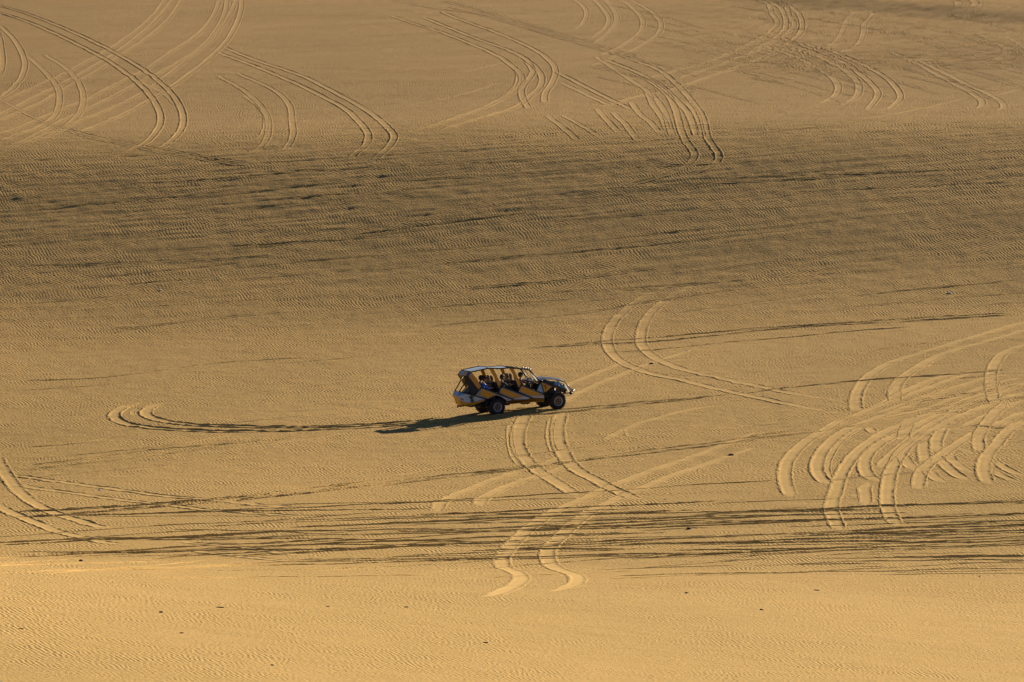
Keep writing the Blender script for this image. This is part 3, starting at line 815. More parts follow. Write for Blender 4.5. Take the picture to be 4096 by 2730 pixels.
def d3(bm, S, out):
    slab(bm, [S(Q(a, b, W)) for a, b in [(1316, 416), (1690, 572), (1690, 640), (1490, 628), (1257, 522)]], .025, 0, out)
    slab(bm, [S(Q(a, b, W - .004)) for a, b in [(1322, 434), (1630, 566), (1600, 584), (1470, 592), (1285, 516)]], .012, 1, out)
    slab(bm, [S(Q(a, b, W - .004)) for a, b in [(1470, 600), (1690, 592), (1690, 636), (1500, 626)]], .012, 2, out)
    slab(bm, [S(Q(a, b, W - .007)) for a, b in [(1480, 606), (1685, 596), (1685, 601), (1490, 611)]], .006, 1, out)
    slab(bm, [S(Q(a, b, W - .007)) for a, b in [(1500, 617), (1685, 608), (1685, 613), (1510, 622)]], .006, 1, out)
for fn in (d1, d2, d3):
    both('door_panel', fn, [M_GRY, M_ORG, M_WHT, M_RED])

def side_tail(bm, S, out):
    def t(a, b):                 # tail side narrows from full width at the pillar to the small rear face
        k = min(max((a - 230) / 290.0, 0), 1)
        return S(Q(a, b, -.27 - .50 * k))
    slab(bm, [t(248, 528), (t(500, 588)), (t(712, 652)), (t(560, 690)), (t(430, 715)), (t(330, 700)), (t(245, 665)), (t(212, 594))], .02, 0, out)
    def t2(a, b, o=.006):
        k = min(max((a - 230) / 290.0, 0), 1)
        return S(Q(a, b, -.27 - .50 * k - o))
    slab(bm, [t2(250, 532), t2(385, 562), t2(300, 582), t2(225, 600), t2(216, 594)], .01, 1, out)      # blue corner
    slab(bm, [t(245, 668), t(330, 703), t(430, 718), t(560, 693), t(712, 655), t(600, 712), t(450, 765), t(330, 762), t(300, 752)], .02, 2, out)  # ochre lower part
    slab(bm, [t2(410, 605, .01), t2(455, 590, .01), t2(480, 610, .01), t2(470, 660, .01), t2(440, 665, .01)], .006, 3, out)  # dark palm crown
    slab(bm, [t2(455, 650, .01), t2(475, 650, .01), t2(500, 700, .01), t2(430, 705, .01)], .006, 3, out)
    slab(bm, [t2(255, 650, .01), t2(285, 636, .01), t2(318, 655, .01), t2(318, 680, .01)], .006, 4, out)
    for k in range(3):
        a0 = 570 + 40 * k
        slab(bm, [t2(a0, 668 - 10 * k, .01), t2(a0 + 18, 664 - 10 * k, .01), t2(a0 + 34, 690 - 10 * k, .01), t2(a0 + 20, 696 - 10 * k, .01)], .006, 5, out)
both('tail_panel', side_tail, [M_WHT, M_BLU, M_ORG, M_GRN, M_RED, M_GRY])
# rear face of the tail
bm = new_bm()
a, b_, c, d, e, f = Q(246, 526, -.27), Q(211, 598, -.27), Q(300, 775, -.27), Q(246, 526, -.27), Q(211, 598, -.27), Q(300, 775, -.27)
slab(bm, [a, b_, mir(b_), mir(a)], .02, 0, (-1, 0, 0))
slab(bm, [b_ + Vector((0, 0, -.003)), c, mir(c), mir(b_) + Vector((0, 0, -.003))], .02, 1, (-1, 0, 0))
fin('tail_gate', bm, [M_LBL, M_ORG], buggy)
# engine deck inside the tail and the engine under it
bm = new_bm()
A1, A2 = Q(300, 545, -.30), Q(500, 596, -.74)
slab(bm, [A1 - Vector((0, 0, .05)), A2 - Vector((0, 0, .05)), mir(A2) - Vector((0, 0, .05)), mir(A1) - Vector((0, 0, .05))], .03, 0, (0, 0, 1))
fin('engine_deck', bm, M_DRK, buggy)
bm = new_bm()
boxb(bm, (-.85, 0, .62), (.75, .62, .36), mi=0, bev=.05)
boxb(bm, (-.35, 0, .50), (.5, .36, .30), mi=0, bev=.05)
tube(bm, [(-1.1, .28, .5), (-1.45, .3, .48), (-1.6, .3, .56)], .04)
tube(bm, [(0, -.6, .37), (0, .6, .37)], .045)
for s in (-1, 1):
    tube(bm, [(-.05, s * .15, .55), (0, s * .6, .37)], .03)
    tube(bm, [(.35, s * .62, .95), (.05, s * .62, .40)], .045)
fin('engine', bm, M_BLK, buggy)
# skid plate under the tail and tow hitch
bm = new_bm()
slab(bm, [Q(300, 778, -.27), Q(450, 768, -.42), Q(705, 664, -.70), mir(Q(705, 664, -.70)), mir(Q(450, 768, -.42)), mir(Q(300, 778, -.27))], .03, 0, (0, 0, -1))
fin('skid_plate', bm, M_BLK, buggy)
bm = new_bm()
p = Q(305, 770, 0)
tube(bm, [p, p + Vector((-.30, 0, -.01))], .025)
tube(bm, [p + Vector((-.30, -.0, -.07)), p + Vector((-.30, 0, .07))], .035)
fin('tow_hitch', bm, M_BLK, buggy)
# belly tub
bm = new_bm()
def belly(y, mi):
    pass
up = [(1068, 690), (1180, 664), (1400, 662), (1480, 634), (1690, 646)]
lo = [(1075, 712), (1115, 733), (1450, 703), (1690, 690)]
U = [Q(a, b, -.78) for a, b in up]; Lw = [Q(a, b, -.52) for a, b in lo]
slab(bm, U + Lw[::-1], .02, 1, (0, -1, -.3))
slab(bm, [mir(p) for p in U + Lw[::-1]], .02, 1, (0, 1, -.3))
tube(bm, Lw, .022, mi=0)
tube(bm, [mir(p) for p in Lw], .022, mi=0)
for i in range(len(Lw) - 1):
    slab(bm, [Lw[i], Lw[i + 1], mir(Lw[i + 1]), mir(Lw[i])], .02, 0, (0, 0, -1))
fin('belly_pan', bm, [M_ORG, mat('shaded_ochre_belly', (.17, .075, .006), .6, var=.2)], buggy)  # belly sides coloured a darker ochre to stand for their shade
# floor, sills and wheel wells
bm = new_bm()
slab(bm, [(-.55, -.74, .66), (.45, -.74, .66), (.45, .74, .66), (-.55, .74, .66)], .03, 0, (0, 0, 1))
slab(bm, [(.46, -.74, .62), (2.75, -.74, .62), (2.75, .74, .62), (.46, .74, .62)], .03, 0, (0, 0, 1))
slab(bm, [(2.76, -.74, .60), (2.76, .74, .60), (2.76, .74, 1.25), (2.76, -.74, 1.25)], .03, 0, (-1, 0, 0))
slab(bm, [(-1.0, -.72, .9), (-1.0, .50, .9), (-1.05, .50, 1.15), (-1.05, -.72, 1.15)], .03, 0, (-1, 0, 0))
for s in (-1, 1):                # liners round the wheels
    pr = [(-.52, .45), (-.42, .80), (-.12, .98), (.25, .96), (.50, .72), (.56, .48)]
    for (x0, z0), (x1, z1) in zip(pr[:-1], pr[1:]):
        slab(bm, [(x0, s * .79, z0), (x1, s * .79, z1), (x1, s * .45, z1), (x0, s * .45, z0)], .015, 0, (0, 0, -1))
fin('floor', bm, M_DRK, buggy)
# underslung can between the axles
bm = new_bm()
boxb(bm, (1.80, -.30, .42), (.42, .35, .15), mi=0, bev=.03)
fin('fuel_tank', bm, M_BLK, buggy); bm = new_bm()
boxb(bm, (.72, -.45, .44), (.22, .3, .10), mi=0, bev=.02)
fin('step', bm, M_BLK, buggy)

# --- pillars
def pill(name, pts, ys, m, sides=(1, -1), th=.03):
    for s in sides:
        S = (lambda p: Vector(p)) if s == 1 else mir
        bm = new_bm()
        slab(bm, [S(Q(a, b, y)) for (a, b), y in zip(pts, ys)], th, 0, (0, -s, .1))
        fin(name, bm, m, buggy)
def yy(b):                       # cabin leans in from .80 at the belt to .64 at the roof
    k = min(max((470 - b) / 340.0, 0), 1)
    return -.80 + .16 * k
def P2(pts):
    return pts, [yy(b) for _, b in pts]
p_, y_ = P2([(478, 196), (560, 300), (632, 446), (583, 486), (430, 268), (452, 232)]); pill('pillar', p_, y_, M_ORG)
p_, y_ = P2([(776, 122), (850, 124), (900, 240), (968, 404), (936, 462), (840, 235)]); pill('pillar', p_, y_, M_ORG)
p_, y_ = P2([(1116, 118), (1192, 122), (1240, 240), (1312, 406), (1268, 455), (1185, 235)]); pill('pillar', p_, y_, M_ORG)
# dark rear quarter behind the seats
p_, y_ = P2([(335, 252), (430, 270), (582, 488), (512, 588), (455, 560), (400, 400)]); y_ = [-.50, -.62, -.79, -.79, -.72, -.58]
pill('quarter_panel', p_, y_, M_DRK, sides=(1,))
# --- roof
bm = new_bm()
def roofp(pts, mi, out=(0, 0, 1)):
    slab(bm, pts, .02, mi, out)
R0, R1, R2, R3 = Q(482, 188, -.63), Q(780, 122, -.63), Q(968, 130, -.63), Q(1118, 117, -.63)
def crown(p, k=.05):
    return Vector((p.x, 0, p.z + k))
for (pa, pb) in ((R0, R1),):
    roofp([pa, pb, crown(pb, .03), crown(pa, .03)], 0); roofp([crown(pa, .03), crown(pb, .03), mir(pb), mir(pa)], 0)
fin('roof_panel', bm, M_WHT, buggy)
bm = new_bm()
roofp([R1 + Vector((.05, 0, -.01)), R2, crown(R2, .02), crown(R1, .03) + Vector((.05, 0, -.01))], 0)
roofp([crown(R1, .03) + Vector((.05, 0, -.01)), crown(R2, .02), mir(R2), mir(R1) + Vector((.05, 0, -.01))], 0)
roofp([R2, R3, crown(R3, .02), crown(R2, .02)], 0); roofp([crown(R2, .02), crown(R3, .02), mir(R3), mir(R2)], 0)
fin('roof_panel', bm, M_WHT, buggy)
# striped rear visor
bm = new_bm()
ta, tb = R0, Q(432, 266, -.60)
def lat(p, y):
    return Vector((p.x, y, p.z + (.02 if abs(y) < .5 else 0)))
cuts = [(-.62, -.22, 2), (-.22, .18, 1), (.18, .62, 0)]
for y0, y1, mi in cuts:
    slab(bm, [lat(ta, y0 + .002), lat(ta, y1 - .002), lat(tb, y1 - .002), lat(tb, y0 + .002)], .03, mi, (-1, 0, .2))
fin('rear_visor', bm, [M_LBL, M_ORG, M_NVY], buggy)
# --- roll cage
bm = new_bm()
def T2(*pts, r=.024):
    r = r * 1.25
    tube(bm, pts, r)
    tube(bm, [mir(p) for p in pts], r)
T2(R0, R1, R2, R3, Q(1320, 132, -.62), Q(1462, 152, -.60), Q(1482, 160, -.60), r=.026)
T2(Q(1462, 152, -.60), Q(1622, 322, -.62), r=.024)
T2(Q(1328, 145, -.60), Q(1460, 352, -.66), r=.018)
T2(Q(632, 450, W), Q(905, 558, W), Q(1162, 662, W), r=.026)
T2(Q(972, 438, W), Q(1240, 538, W), Q(1480, 634, W), r=.026)
T2(Q(1312, 408, W), Q(1690, 566, W), r=.026)
T2(Q(630, 450, W), Q(510, 590, W), r=.024)
T2(Q(966, 408, W), Q(918, 545, W), r=.024)
T2(Q(1312, 408, W), Q(1250, 525, W), r=.024)
T2(Q(248, 526, -.27), Q(500, 588, -.76), Q(722, 656, W), r=.026)
tube(bm, [Q(330, 258, .42), Q(183, 506, .25)], .03)
tube(bm, [Q(432, 266, -.59), Q(252, 524, -.27)], .03)
tube(bm, [Q(330, 258, .42), Q(432, 266, -.59)], .024)
tube(bm, [Q(432, 470, -.70), Q(398, 560, -.55)], .024)
for p in (R0, R1, R3, Q(1462, 152, -.60)):
    tube(bm, [p, mir(p)], .024)
T2(Q(1690, 350, -.60), Q(1622, 322, -.62), r=.024)
T2(Q(1652, 360, -.68), Q(1692, 560, W - .01), r=.02)
T2(Q(1645, 355, -.66), Q(1568, 505, W), r=.02)
T2(Q(1690, 560, W), Q(1830, 440, -.62), Q(2040, 400, -.45), r=.022)
fin('roll_cage', bm, M_BLK, buggy)
# windscreen frame with glass
bm = new_bm()
wa, wb = Q(1458, 160, -.55), Q(1614, 370, -.60)
tube(bm, [wa, wb], .020)
tube(bm, [mir(wa), mir(wb)], .020)
tube(bm, [wa, mir(wa)], .016)
wm_ = [Vector((p.x, 0, p.z)) for p in (wa, wb)]
tube(bm, wm_, .016)
bm2 = new_bm()
_o = Vector((-.01, -.045, 0))
bm2.faces.new([bm2.verts.new(p) for p in (wa * .80 + wb * .20 + _o, wa * .02 + wb * .98 + _o, wa * .02 + wb * .98 + _o + Vector((-.08, 0, -.02)), wa * .80 + wb * .20 + _o + Vector((-.08, 0, -.02)))])
fin('sunlit_post_strip', bm2, M_SHEET, buggy)  # translucent strip added as the sunlit edge of the windscreen post
fin('windscreen_frame', bm, [M_BLK, M_CHR], buggy)
# roof lamps
for y in (-.42, -.15, .15, .42):
    bm = new_bm()
    q = Q(1490, 156, -.6); c = Vector((q.x + .02, y, q.z + .05))
    tube(bm, [c + Vector((-.05, 0, 0)), c + Vector((-.02, 0, 0)), c + Vector((.05, 0, 0))], [.02, .032, .036], 14)
    tube(bm, [c + Vector((.051, 0, 0)), c + Vector((.058, 0, 0))], [.033, .028], 14, mi=1)
    tube(bm, [c + Vector((0, 0, -.09)), c + Vector((0, 0, -.03))], .01)
    fin('roof_lamp', bm, [M_CHR, M_GLS], buggy)

# --- front end
bm = new_bm()
hs = [(1628, 330, -.62), (1750, 312, -.60), (1880, 312, -.55), (1990, 326, -.50), (2045, 350, -.46)]
H = [Q(*h) for h in hs]
for i in range(len(H) - 1):
    a, b = H[i], H[i + 1]
    k0, k1 = .07, .07
    ca, cb = Vector((a.x, -.22, a.z + k0)), Vector((b.x, -.22, b.z + k1))
    slab(bm, [a, b, cb, ca], .02, 0, (0, -.2, 1))
    slab(bm, [ca, cb, mir(cb), mir(ca)], .02, 0, (0, 0, 1))
    slab(bm, [mir(ca), mir(cb), mir(b), mir(a)], .02, 0, (0, .2, 1))
fin('hood', bm, M_DUST, buggy)
# dashboard cowl between screen and hood
bm = new_bm()
ca, cb = Q(1500, 338, -.62), Q(1628, 330, -.62)
slab(bm, [ca, cb, mir(cb), mir(ca)], .05, 0, (0, 0, 1))
slab(bm, [ca + Vector((.01, 0, -.052)), Q(1480, 390, -.66), mir(Q(1480, 390, -.66)), mir(ca) + Vector((.01, 0, -.052))], .03, 0, (-1, 0, 0))
fin('dashboard', bm, M_DUST, buggy)
def fs(bm, S, out):              # pale blue and ochre triangles behind the front wheel
    slab(bm, [S(Q(1643, 368, -.67)), S(Q(1688, 556, W)), S(Q(1570, 504, W))], .02, 0, out)
    slab(bm, [S(Q(1660, 362, -.66)), S(Q(1834, 438, -.70)), S(Q(1700, 556, -.79))], .02, 1, out)
both('front_side_panel', fs, [M_LBL, M_ORG])
def fs2(bm, S, out):             # blue panels beside the nose
    slab(bm, [S(Q(1880, 342, -.56)), S(Q(2035, 398, -.46)), S(Q(1880, 418, -.56))], .02, 0, out)
    slab(bm, [S(Q(1908, 424, -.55)), S(Q(2022, 404, -.48)), S(Q(2076, 482, -.42))], .02, 0, out)
both('nose_side_panel', fs2, M_BLU)
bm = new_bm()                    # black panels and boxes added as shade inside the nose, around the axle
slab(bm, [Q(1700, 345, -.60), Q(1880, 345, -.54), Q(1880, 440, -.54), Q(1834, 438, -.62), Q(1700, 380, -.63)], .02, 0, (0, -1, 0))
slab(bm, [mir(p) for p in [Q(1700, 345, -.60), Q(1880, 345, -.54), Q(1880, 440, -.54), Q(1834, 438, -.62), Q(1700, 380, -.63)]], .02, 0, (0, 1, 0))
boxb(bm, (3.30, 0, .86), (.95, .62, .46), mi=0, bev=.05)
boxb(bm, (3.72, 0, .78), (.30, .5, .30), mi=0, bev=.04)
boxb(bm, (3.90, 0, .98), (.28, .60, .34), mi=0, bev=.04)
tube(bm, [(3.34, -.6, .37), (3.34, .6, .37)], .04)
for s in (-1, 1):
    tube(bm, [(3.1, s * .25, .62), (3.34, s * .62, .40)], .03)
    tube(bm, [(3.6, s * .25, .62), (3.34, s * .62, .40)], .03)
    tube(bm, [(3.34, s * .50, 1.08), (3.34, s * .60, .45)], .04)
fin('front_frame_shade_fill', bm, M_BLK, buggy)
# front wheel fenders: narrow arcs
for s in (-1, 1):
    bm = new_bm()
    for k in range(7):
        t0, t1 = math.radians(30 + k * 15), math.radians(30 + (k + 1) * 15)
        r = .46
        a = Vector((3.34 + r * math.cos(t0), s * .64, .37 + r * math.sin(t0))); b = Vector((3.34 + r * math.cos(t1), s * .64, .37 + r * math.sin(t1)))
        a2, b2 = a + Vector((0, s * .30, 0)), b + Vector((0, s * .30, 0))
        slab(bm, [a, b, b2, a2], .012, 0, (0, 0, 1))
    fin('fender', bm, M_BLK, buggy)
# nose: white wedge faces either side of the dark centre
for s in (1, -1):
    S = (lambda p: Vector(p)) if s == 1 else mir
    bm = new_bm()
    bm.faces.new([bm.verts.new(S(Q(*q))) for q in ((2038, 380, -.44), (2062, 392, -.42), (2188, 514, -.34), (2112, 542, -.40))])
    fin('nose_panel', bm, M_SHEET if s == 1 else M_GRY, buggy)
bm = new_bm()
n1, n2 = Q(2047, 354, -.40), Q(2184, 506, -.28)
tube(bm, [n1, mir(n1)], .022)
tube(bm, [n2, mir(n2)], .022)
tube(bm, [Q(2042, 350, -.46), Q(2186, 508, -.31)], .022)
tube(bm, [mir(Q(2042, 350, -.46)), mir(Q(2186, 508, -.31))], .022)
fin('nose_frame', bm, M_NVY, buggy)
bm = new_bm()
b1 = Q(2120, 548, -.40); b2 = Q(2215, 520, -.20)
tube(bm, [b1, Vector((b1.x + .22, -.34, b1.z + .06)), Vector((b2.x, -.2, b1.z + .10)), Vector((b2.x, .2, b1.z + .10)), Vector((b1.x + .22, .34, b1.z + .06)), mir(b1)], .035)
tube(bm, [b1, Vector((3.7, -.25, .66))], .025); tube(bm, [mir(b1), Vector((3.7, .25, .66))], .025)
fin('bumper', bm, M_BLK, buggy)
for y in (-.36, .36):            # headlamps low on the nose
    bm = new_bm()
    c = Vector((b1.x + .12, y, b1.z - .03))
    tube(bm, [c + Vector((-.08, 0, 0)), c + Vector((-.03, 0, 0)), c + Vector((.05, 0, 0))], [.03, .065, .07], 16)
    tube(bm, [c + Vector((.051, 0, 0)), c + Vector((.062, 0, 0))], [.062, .05], 16, mi=1)
    fin('headlight', bm, [M_BLK, M_GLS], buggy)
# number-like yellow mark on the shock tower
bm = new_bm()
slab(bm, [(3.36, -.66, .98), (3.41, -.66, .98), (3.40, -.66, 1.10), (3.36, -.66, 1.10)], .01, 0, (0, -1, 0))
slab(bm, [(3.31, -.66, 1.03), (3.335, -.66, 1.03), (3.335, -.66, 1.07), (3.31, -.66, 1.07)], .01, 0, (0, -1, 0))
fin('reflector', bm, M_ORG, buggy)

# --- seats: three rows, high backs with head rests
def seat(x, y):
    root = bpy.data.objects.new('seat', None); COL.objects.link(root); root.parent = buggy; root.location = (x, y, 0)
    bm = new_bm()
    boxb(bm, (.26, 0, .98), (.50, .44, .14), Matrix.Rotation(math.radians(-6), 3, 'Y'), bev=.04)
    boxb(bm, (.24, 0, .79), (.40, .38, .24), bev=.02)
    fin('cushion', bm, M_DRK, root)
    bm = new_bm()
    boxb(bm, (-.03, 0, 1.30), (.11, .44, .62), Matrix.Rotation(math.radians(-10), 3, 'Y'), bev=.045)
    fin('backrest', bm, M_DRK, root)
    bm = new_bm()
    boxb(bm, (-.09, 0, 1.75), (.10, .24, .28), Matrix.Rotation(math.radians(-8), 3, 'Y'), bev=.045)
    tube(bm, [(-.07, -.06, 1.55), (-.085, -.06, 1.66)], .01); tube(bm, [(-.07, .06, 1.55), (-.085, .06, 1.66)], .01)
    fin('headrest', bm, M_BRN, root)
for xr, ysn in ((-.82, (-.45, .08)), (.30, (-.45, .10, .50)), (1.34, (-.45, .10, .50))):
    for y in ysn:
        seat(xr, y)
for xr in (.20, 1.24):           # dark panel with a pale top rail behind each front row
    bm = new_bm()
    slab(bm, [(xr - .03, -.20, .75), (xr - .03, .72, .75), (xr - .12, .72, 1.56), (xr - .12, -.20, 1.56)], .02, 0, (-1, 0, 0))
    tube(bm, [(xr - .12, -.20, 1.575), (xr - .12, .72, 1.575)], .014, mi=1)
    fin('seat_screen', bm, [M_DRK, M_RNG], buggy)
# steering wheel
bm = new_bm()
Rm = Matrix.Rotation(math.radians(-62), 3, 'Y')
sc_ = Vector((Q(1385, 325, -.38).x, -.38, Q(1385, 325, -.38).z))
ring = [sc_ + Rm @ Vector((.18 * math.cos(t), .18 * math.sin(t), 0)) for t in [2 * math.pi * k / 24 for k in range(25)]]
tube(bm, ring, .014)
for k in range(3):
    t = 2 * math.pi * k / 3 + .5
    tube(bm, [sc_, sc_ + Rm @ Vector((.18 * math.cos(t), .18 * math.sin(t), 0))], .010)
tube(bm, [sc_, sc_ + Rm @ Vector((0, 0, -.42))], .018)
fin('steering_wheel', bm, M_BLK, buggy)
bm = new_bm()                    # grab bars catching the light by the cockpit
tube(bm, [Q(1300, 340, -.62), Q(1335, 385, -.64), Q(1362, 412, -.66)], .016)
fin('grab_bar', bm, M_CHR, buggy); bm = new_bm()
tube(bm, [Q(1462, 352, -.66), Q(1445, 385, -.60), Q(1430, 410, -.55)], .014)
fin('grab_bar', bm, M_CHR, buggy)

# ================================================================== the people in it
M_SKIN = mat('skin', (0.46, 0.27, 0.18), 0.6, var=.06)
M_SHIRT_B = mat('bright_blue_shirt', (0.03, 0.20, 0.75), 0.8, var=.08)
M_SHIRT_D = mat('dark_shirt', (0.03, 0.035, 0.04), 0.85, var=.1)
M_SHIRT_G = mat('deep_green_shirt', (0.02, 0.055, 0.05), 0.85, var=.1)
M_SHIRT_R = mat('maroon_shirt', (0.09, 0.04, 0.045), 0.85, var=.1)
M_JEANS = mat('dark_trousers', (0.03, 0.06, 0.07), 0.9, var=.1)
M_HAIR = mat('dark_hair', (0.015, 0.012, 0.011), 0.7, var=.2)
M_CAP = mat('black_cap', (0.012, 0.013, 0.018), 0.8, var=.2)
M_CAPW = mat('pale_cap_badge', (0.55, 0.6, 0.7), 0.6)

def skin_mesh(name, V, E, R, sub=1):
    me = bpy.data.meshes.new(name)
    me.from_pydata([tuple(v) for v in V], E, [])
    o = bpy.data.objects.new(name, me); COL.objects.link(o)
    md = o.modifiers.new('skin', 'SKIN'); md.use_smooth_shade = True; md.branch_smoothing = .6
    for i, r in enumerate(R):
        me.skin_vertices[0].data[i].radius = r if isinstance(r, tuple) else (r, r)
    me.skin_vertices[0].data[0].use_root = True
    s = o.modifiers.new('sub', 'SUBSURF'); s.levels = sub; s.render_levels = sub
    dg = bpy.context.evaluated_depsgraph_get(); dg.update()
    m2 = bpy.data.meshes.new_from_object(o.evaluated_get(dg))
    m2.name = name
    bpy.data.objects.remove(o)
    return m2
def blob(bm, c, s, mi=0, seg=14, R=None, cut=None):
    r = bmesh.ops.create_uvsphere(bm, u_segments=seg, v_segments=10, radius=1.0)
    for v in r['verts']:
        p = Vector((v.co.x * s[0], v.co.y * s[1], v.co.z * s[2]))
        if R is not None:
            p = R @ p
        v.co = p + Vector(c)
    fs = {f for v in r['verts'] for f in v.link_faces}
    for f in fs:
        f.smooth = True; f.material_index = mi
def person(hip, label, shirt, lean=10, head_turn=0, cap=True, hair_long=False, hands=None, badge=False):
    root = bpy.data.objects.new('person', None); COL.objects.link(root)
    root.matrix_world = BM @ Matrix.Translation(Vector(hip))
    root.scale = (1.13, 1.13, 1.13)
    root['label'] = label; root['category'] = 'person'; root['group'] = 'people riding in the buggy'
    ln = math.radians(lean)
    def up(h, f=0.0):            # a point up the leaning spine
        return Vector((math.sin(ln) * h + f, 0, math.cos(ln) * h))
    V, E, R = [], [], []
    def add(p, r, link_to=None):
        V.append(Vector(p)); R.append(r)
        if link_to is not None:
            E.append((link_to, len(V) - 1))
        return len(V) - 1
    pel = add((0, 0, .06), (.15, .12))
    w = add(up(.24), (.13, .10), pel); ch = add(up(.40), (.16, .11), w); sh = add(up(.50), (.11, .09), ch)
    nk = add(up(.57), .052, sh); hd0 = add(up(.62, .01), .06, nk); hd1 = add(up(.69, .02), (.078, .09), hd0); hd2 = add(up(.76, .015), (.072, .085), hd1); add(up(.80, .01), .05, hd2)
    add(up(.68, .115), .016, hd1)                                        # nose
    HN = hands or {-1: (.42, -.16, .36), 1: (.40, .16, .36)}
    for s in (-1, 1):
        a = add(up(.475) + Vector((0, s * .17, 0)), .058, sh)
        hx, hy, hz = HN[s]
        hand = Vector((hx, hy, hz))
        shp = V[a]
        mid = (shp + hand) / 2 + Vector((-.03, s * .05, -.11))
        e = add(mid, .042, a)
        wr = add(hand, .027, e)
        d = (hand - mid).normalized()
        side = Vector((0, 0, 1)).cross(d).normalized() * s
        pm = add(hand + d * .05, (.036, .018), wr)
        for k, (o_, L_) in enumerate(((-.030, .060), (-.011, .072), (.010, .068), (.029, .054))):
            f1 = add(V[pm] + side * o_ + d * .035, .0095, pm)
            f2 = add(V[f1] + d * L_ * .5 + Vector((0, 0, -.010)), .0088, f1)
            add(V[f2] + d * L_ * .3 + Vector((0, 0, -.024)), .0078, f2)
        t1 = add(V[wr] + d * .02 - side * .035, .011, wr)
        add(V[t1] + d * .035 - side * .012 + Vector((0, 0, -.01)), .0095, t1)
        hpj = add((.05, s * .10, .06), .095, pel)
        kn = add((.46, s * .14, .13), .065, hpj)
        an = add((.56, s * .14, -.26), .042, kn)
        add((.68, s * .14, -.31), .036, an)
    me = skin_mesh('body', V, E, R)
    body = link('body', me, [M_SKIN], root)
    # clothing: shells that follow the same skeleton, a little fuller
    V2, E2, R2 = [], [], []
    def add2(p, r, l=None):
        V2.append(Vector(p)); R2.append(r)
        if l is not None:
            E2.append((l, len(V2) - 1))
        return len(V2) - 1
    b0 = add2((0, 0, .08), (.168, .135)); b1 = add2(up(.24), (.148, .118), b0); b2 = add2(up(.40), (.176, .128), b1); b3 = add2(up(.50), (.125, .105), b2); add2(up(.545), .07, b3)
    for s in (-1, 1):
        a = add2(up(.475) + Vector((0, s * .17, 0)), .075, b3)
        hand = Vector(HN[s]); shp = up(.475) + Vector((0, s * .17, 0))
        mid = (shp + hand) / 2 + Vector((-.03, s * .05, -.11))
        e = add2(mid, .056, a)
        add2(mid.lerp(hand, .75), .040, e)
    link('shirt', skin_mesh('shirt', V2, E2, R2), [shirt], root)
    V2, E2, R2 = [], [], []
    b0 = add2((0, 0, .06), (.165, .13))
    for s in (-1, 1):
        h_ = add2((.06, s * .10, .06), .108, b0); k_ = add2((.46, s * .14, .13), .082, h_); add2((.555, s * .14, -.22), .062, k_)
    link('trousers', skin_mesh('trousers', V2, E2, R2), [M_JEANS], root)
    hc = up(.735, .01)
    bm = new_bm()
    if cap:
        blob(bm, hc + Vector((-.005, 0, .025)), (.122, .102, .10), 0)
        slab(bm, [hc + Vector(q) for q in ((.06, -.075, .035), (.15, -.060, .020), (.185, -.02, .015), (.185, .02, .015), (.15, .060, .020), (.06, .075, .035))], .012, 0, (0, 0, 1))
        if badge:
            blob(bm, hc + Vector((.075, -.03, .065)), (.03, .045, .03), 1)
        fin('cap', bm, [M_CAP, M_CAPW], root)
        bm = new_bm()
    blob(bm, hc + Vector((-.030, 0, -.01)), (.098, .090, .105 if not hair_long else .13), 0)
    if not cap:
        blob(bm, hc + Vector((-.012, 0, .028)), (.108, .092, .085), 0)
    fin('hair', bm, M_HAIR, root)
    for sd in (-1, 1):
        bm = new_bm(); blob(bm, hc + Vector((.088, sd * .032, -.030)), (.010, .013, .008), 0, 8); fin('eye', bm, M_HAIR, root)
        bm = new_bm(); blob(bm, hc + Vector((-.005, sd * .088, -.045)), (.022, .012, .030), 0, 8); fin('ear', bm, M_SKIN, root)
    bm = new_bm(); blob(bm, hc + Vector((.088, 0, -.098)), (.010, .024, .006), 0, 8); fin('mouth', bm, M_RED, root)
    return root
SEATZ = 1.02
person((1.52, -.42, SEATZ), 'driver in a black cap sitting behind the steering wheel of the buggy', M_SHIRT_R, lean=3,
       hands={-1: (.44, -.12, .46), 1: (.44, .12, .46)})
person((.50, -.36, SEATZ - .02), 'dark haired passenger in a green top sitting in the middle row, behind the driver', M_SHIRT_G, lean=6, cap=False, hair_long=True)
person((-.66, -.46, SEATZ + .02), 'passenger in a bright blue shirt and black cap leaning forward in the back row', M_SHIRT_B, lean=14, badge=True,
       hands={-1: (.46, -.10, .26), 1: (.44, .10, .26)})
person((-.58, .02, SEATZ), 'passenger in dark clothes sitting in the back row beside the one in the blue shirt', M_SHIRT_D, lean=12)

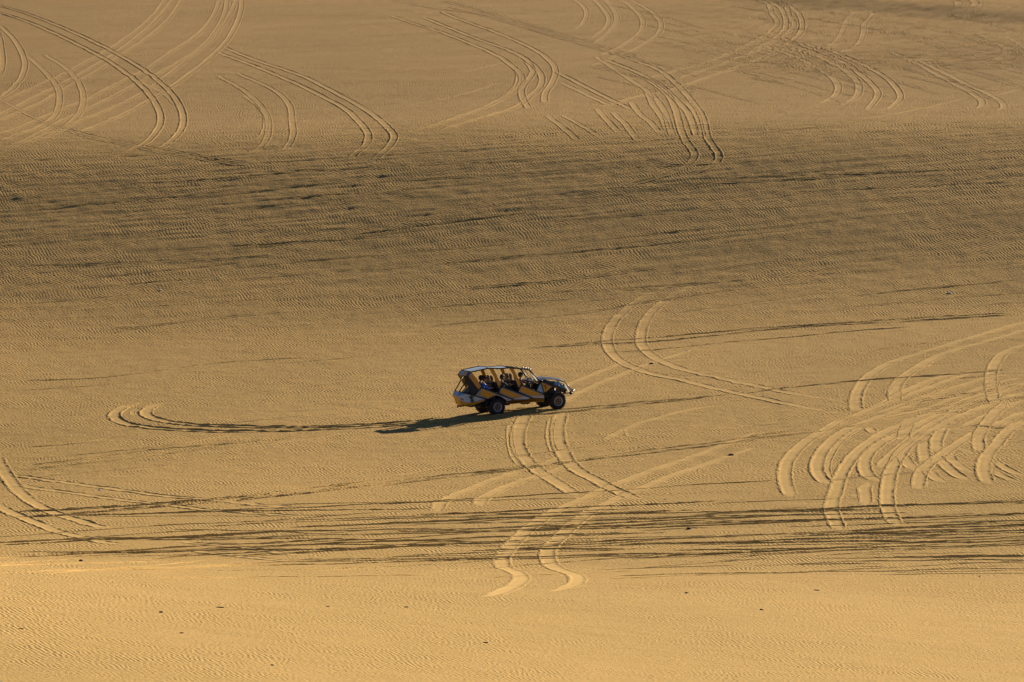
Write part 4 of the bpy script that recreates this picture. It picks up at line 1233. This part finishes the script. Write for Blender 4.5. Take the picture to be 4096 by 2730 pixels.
# ================================================================== odd bits lying on the sand
M_STONE = mat('dark_stone', (0.035, 0.032, 0.03), 0.8, var=.3, vscale=30)
M_WOOD = mat('weathered_wood', (0.07, 0.05, 0.04), 0.8, var=.3, vscale=30)
M_PAPER = mat('white_paper', (0.8, 0.8, 0.78), 0.7, var=.05, vscale=30)
def lump(name, u, v, size, m, label, cat, group=None, seed=0):
    rs = random.Random(seed)
    size = tuple(q * .8 for q in size)
    bm = new_bm()
    r = bmesh.ops.create_icosphere(bm, subdivisions=3, radius=1.0)
    offs = [(Vector((rs.uniform(-1, 1), rs.uniform(-1, 1), rs.uniform(-1, 1))), rs.uniform(.3, 1)) for _ in range(7)]
    for vtx in r['verts']:
        n = vtx.co.normalized()
        k = 1.0
        for d, a in offs:
            k -= .16 * a * max(0, n.dot(d.normalized())) ** 2
        vtx.co = Vector((n.x * size[0] * k, n.y * size[1] * k, n.z * size[2] * k))
    for f in bm.faces:
        f.smooth = m is not M_PAPER
    o = fin(name, bm, m, None)
    g = ground([u], [v])[0]
    o.location = (g[0], g[1], g[2] + size[2] * .35)
    o.rotation_euler = (0, 0, rs.uniform(-.5, .5))
    o['label'] = label; o['category'] = cat
    if group:
        o['group'] = group
    return o
G1, G2, G3 = 'dark stones lying on the sand', 'scraps of white litter on the sand', 'dark sticks lying on the sand'
lump('stone', 2605, 1457, (.17, .14, .09), M_STONE, 'dark stone between the two arms of the wide track bend, up right of the buggy', 'stone', G1, 1)
lump('stone', 2925, 1823, (.20, .12, .09), M_STONE, 'long dark stone right of the buggy, just left of the tangle of tracks', 'stone', G1, 2)
lump('stone', 644, 2452, (.10, .10, .055), M_STONE, 'small dark stone on the bright sand, lower left of the longest dark stick', 'stone', G1, 3)
lump('stone', 2745, 2373, (.09, .09, .055), M_STONE, 'small dark stone in the bright foreground, left of the long dark stick there', 'stone', G1, 4)
lump('stone', 3046, 2441, (.10, .09, .05), M_STONE, 'dark stone in the bright foreground, below the long dark stick on the right', 'stone', G1, 5)
lump('stone', 324, 2246, (.13, .12, .08), M_STONE, 'dark stone beside the churned strip near the left edge of the picture', 'stone', G1, 6)
lump('stone', 2755, 2117, (.14, .12, .08), M_STONE, 'dark stone lying in the churned strip right of the double wheel track', 'stone', G1, 7)
lump('stone', 3918, 2307, (.06, .06, .04), M_STONE, 'tiny dark stone at the far right, just below the churned strip', 'stone', G1, 8)
lump('stick', 878, 2431, (.22, .05, .035), M_WOOD, 'longest dark stick on the bright sand at lower left', 'stick', G3, 9)
lump('stick', 3268, 2363, (.18, .05, .035), M_WOOD, 'dark stick in the bright foreground on the right', 'stick', G3, 10)
lump('stick', 85, 2515, (.12, .04, .03), M_WOOD, 'short dark stick near the lower left corner', 'stick', G3, 11)
lump('stick', 725, 2534, (.12, .04, .03), M_WOOD, 'short dark stick below the longest stick at lower left', 'stick', G3, 12)
lump('stick', 1941, 2573, (.15, .05, .04), M_WOOD, 'dark stick in the middle of the bottom edge, nearest the camera', 'stick', G3, 13)
lump('stick', 1622, 2430, (.16, .04, .03), M_WOOD, 'thin dark stick in the bright foreground left of the double wheel track', 'stick', G3, 14)
lump('stick', 1312, 2426, (.09, .035, .025), M_WOOD, 'very short stick on the bright sand between two longer sticks', 'stick', G3, 15)
lump('stick', 1088, 2663, (.09, .035, .03), M_WOOD, 'small stick on the rippled sand by the bottom edge, left of the middle', 'stick', G3, 16)
lump('litter', 643, 1160, (.17, .10, .04), M_PAPER, 'scrap of white paper on the dark slope at the left', 'litter', G2, 17)
lump('litter', 3797, 1174, (.18, .10, .07), M_PAPER, 'white scrap on the slope near the right edge, above the long thin tracks', 'litter', G2, 18)
lump('litter', 398, 1962, (.11, .08, .06), M_PAPER, 'white scrap between the two pale tracks at the left', 'litter', G2, 19)
lump('litter', 2747, 1406, (.10, .07, .05), M_PAPER, 'small white scrap above right of the dark stone by the track bend', 'litter', G2, 20)
lump('litter', 2660, 1998, (.07, .06, .04), M_PAPER, 'tiny white scrap at the upper edge of the churned strip, below right of the buggy', 'litter', G2, 21)
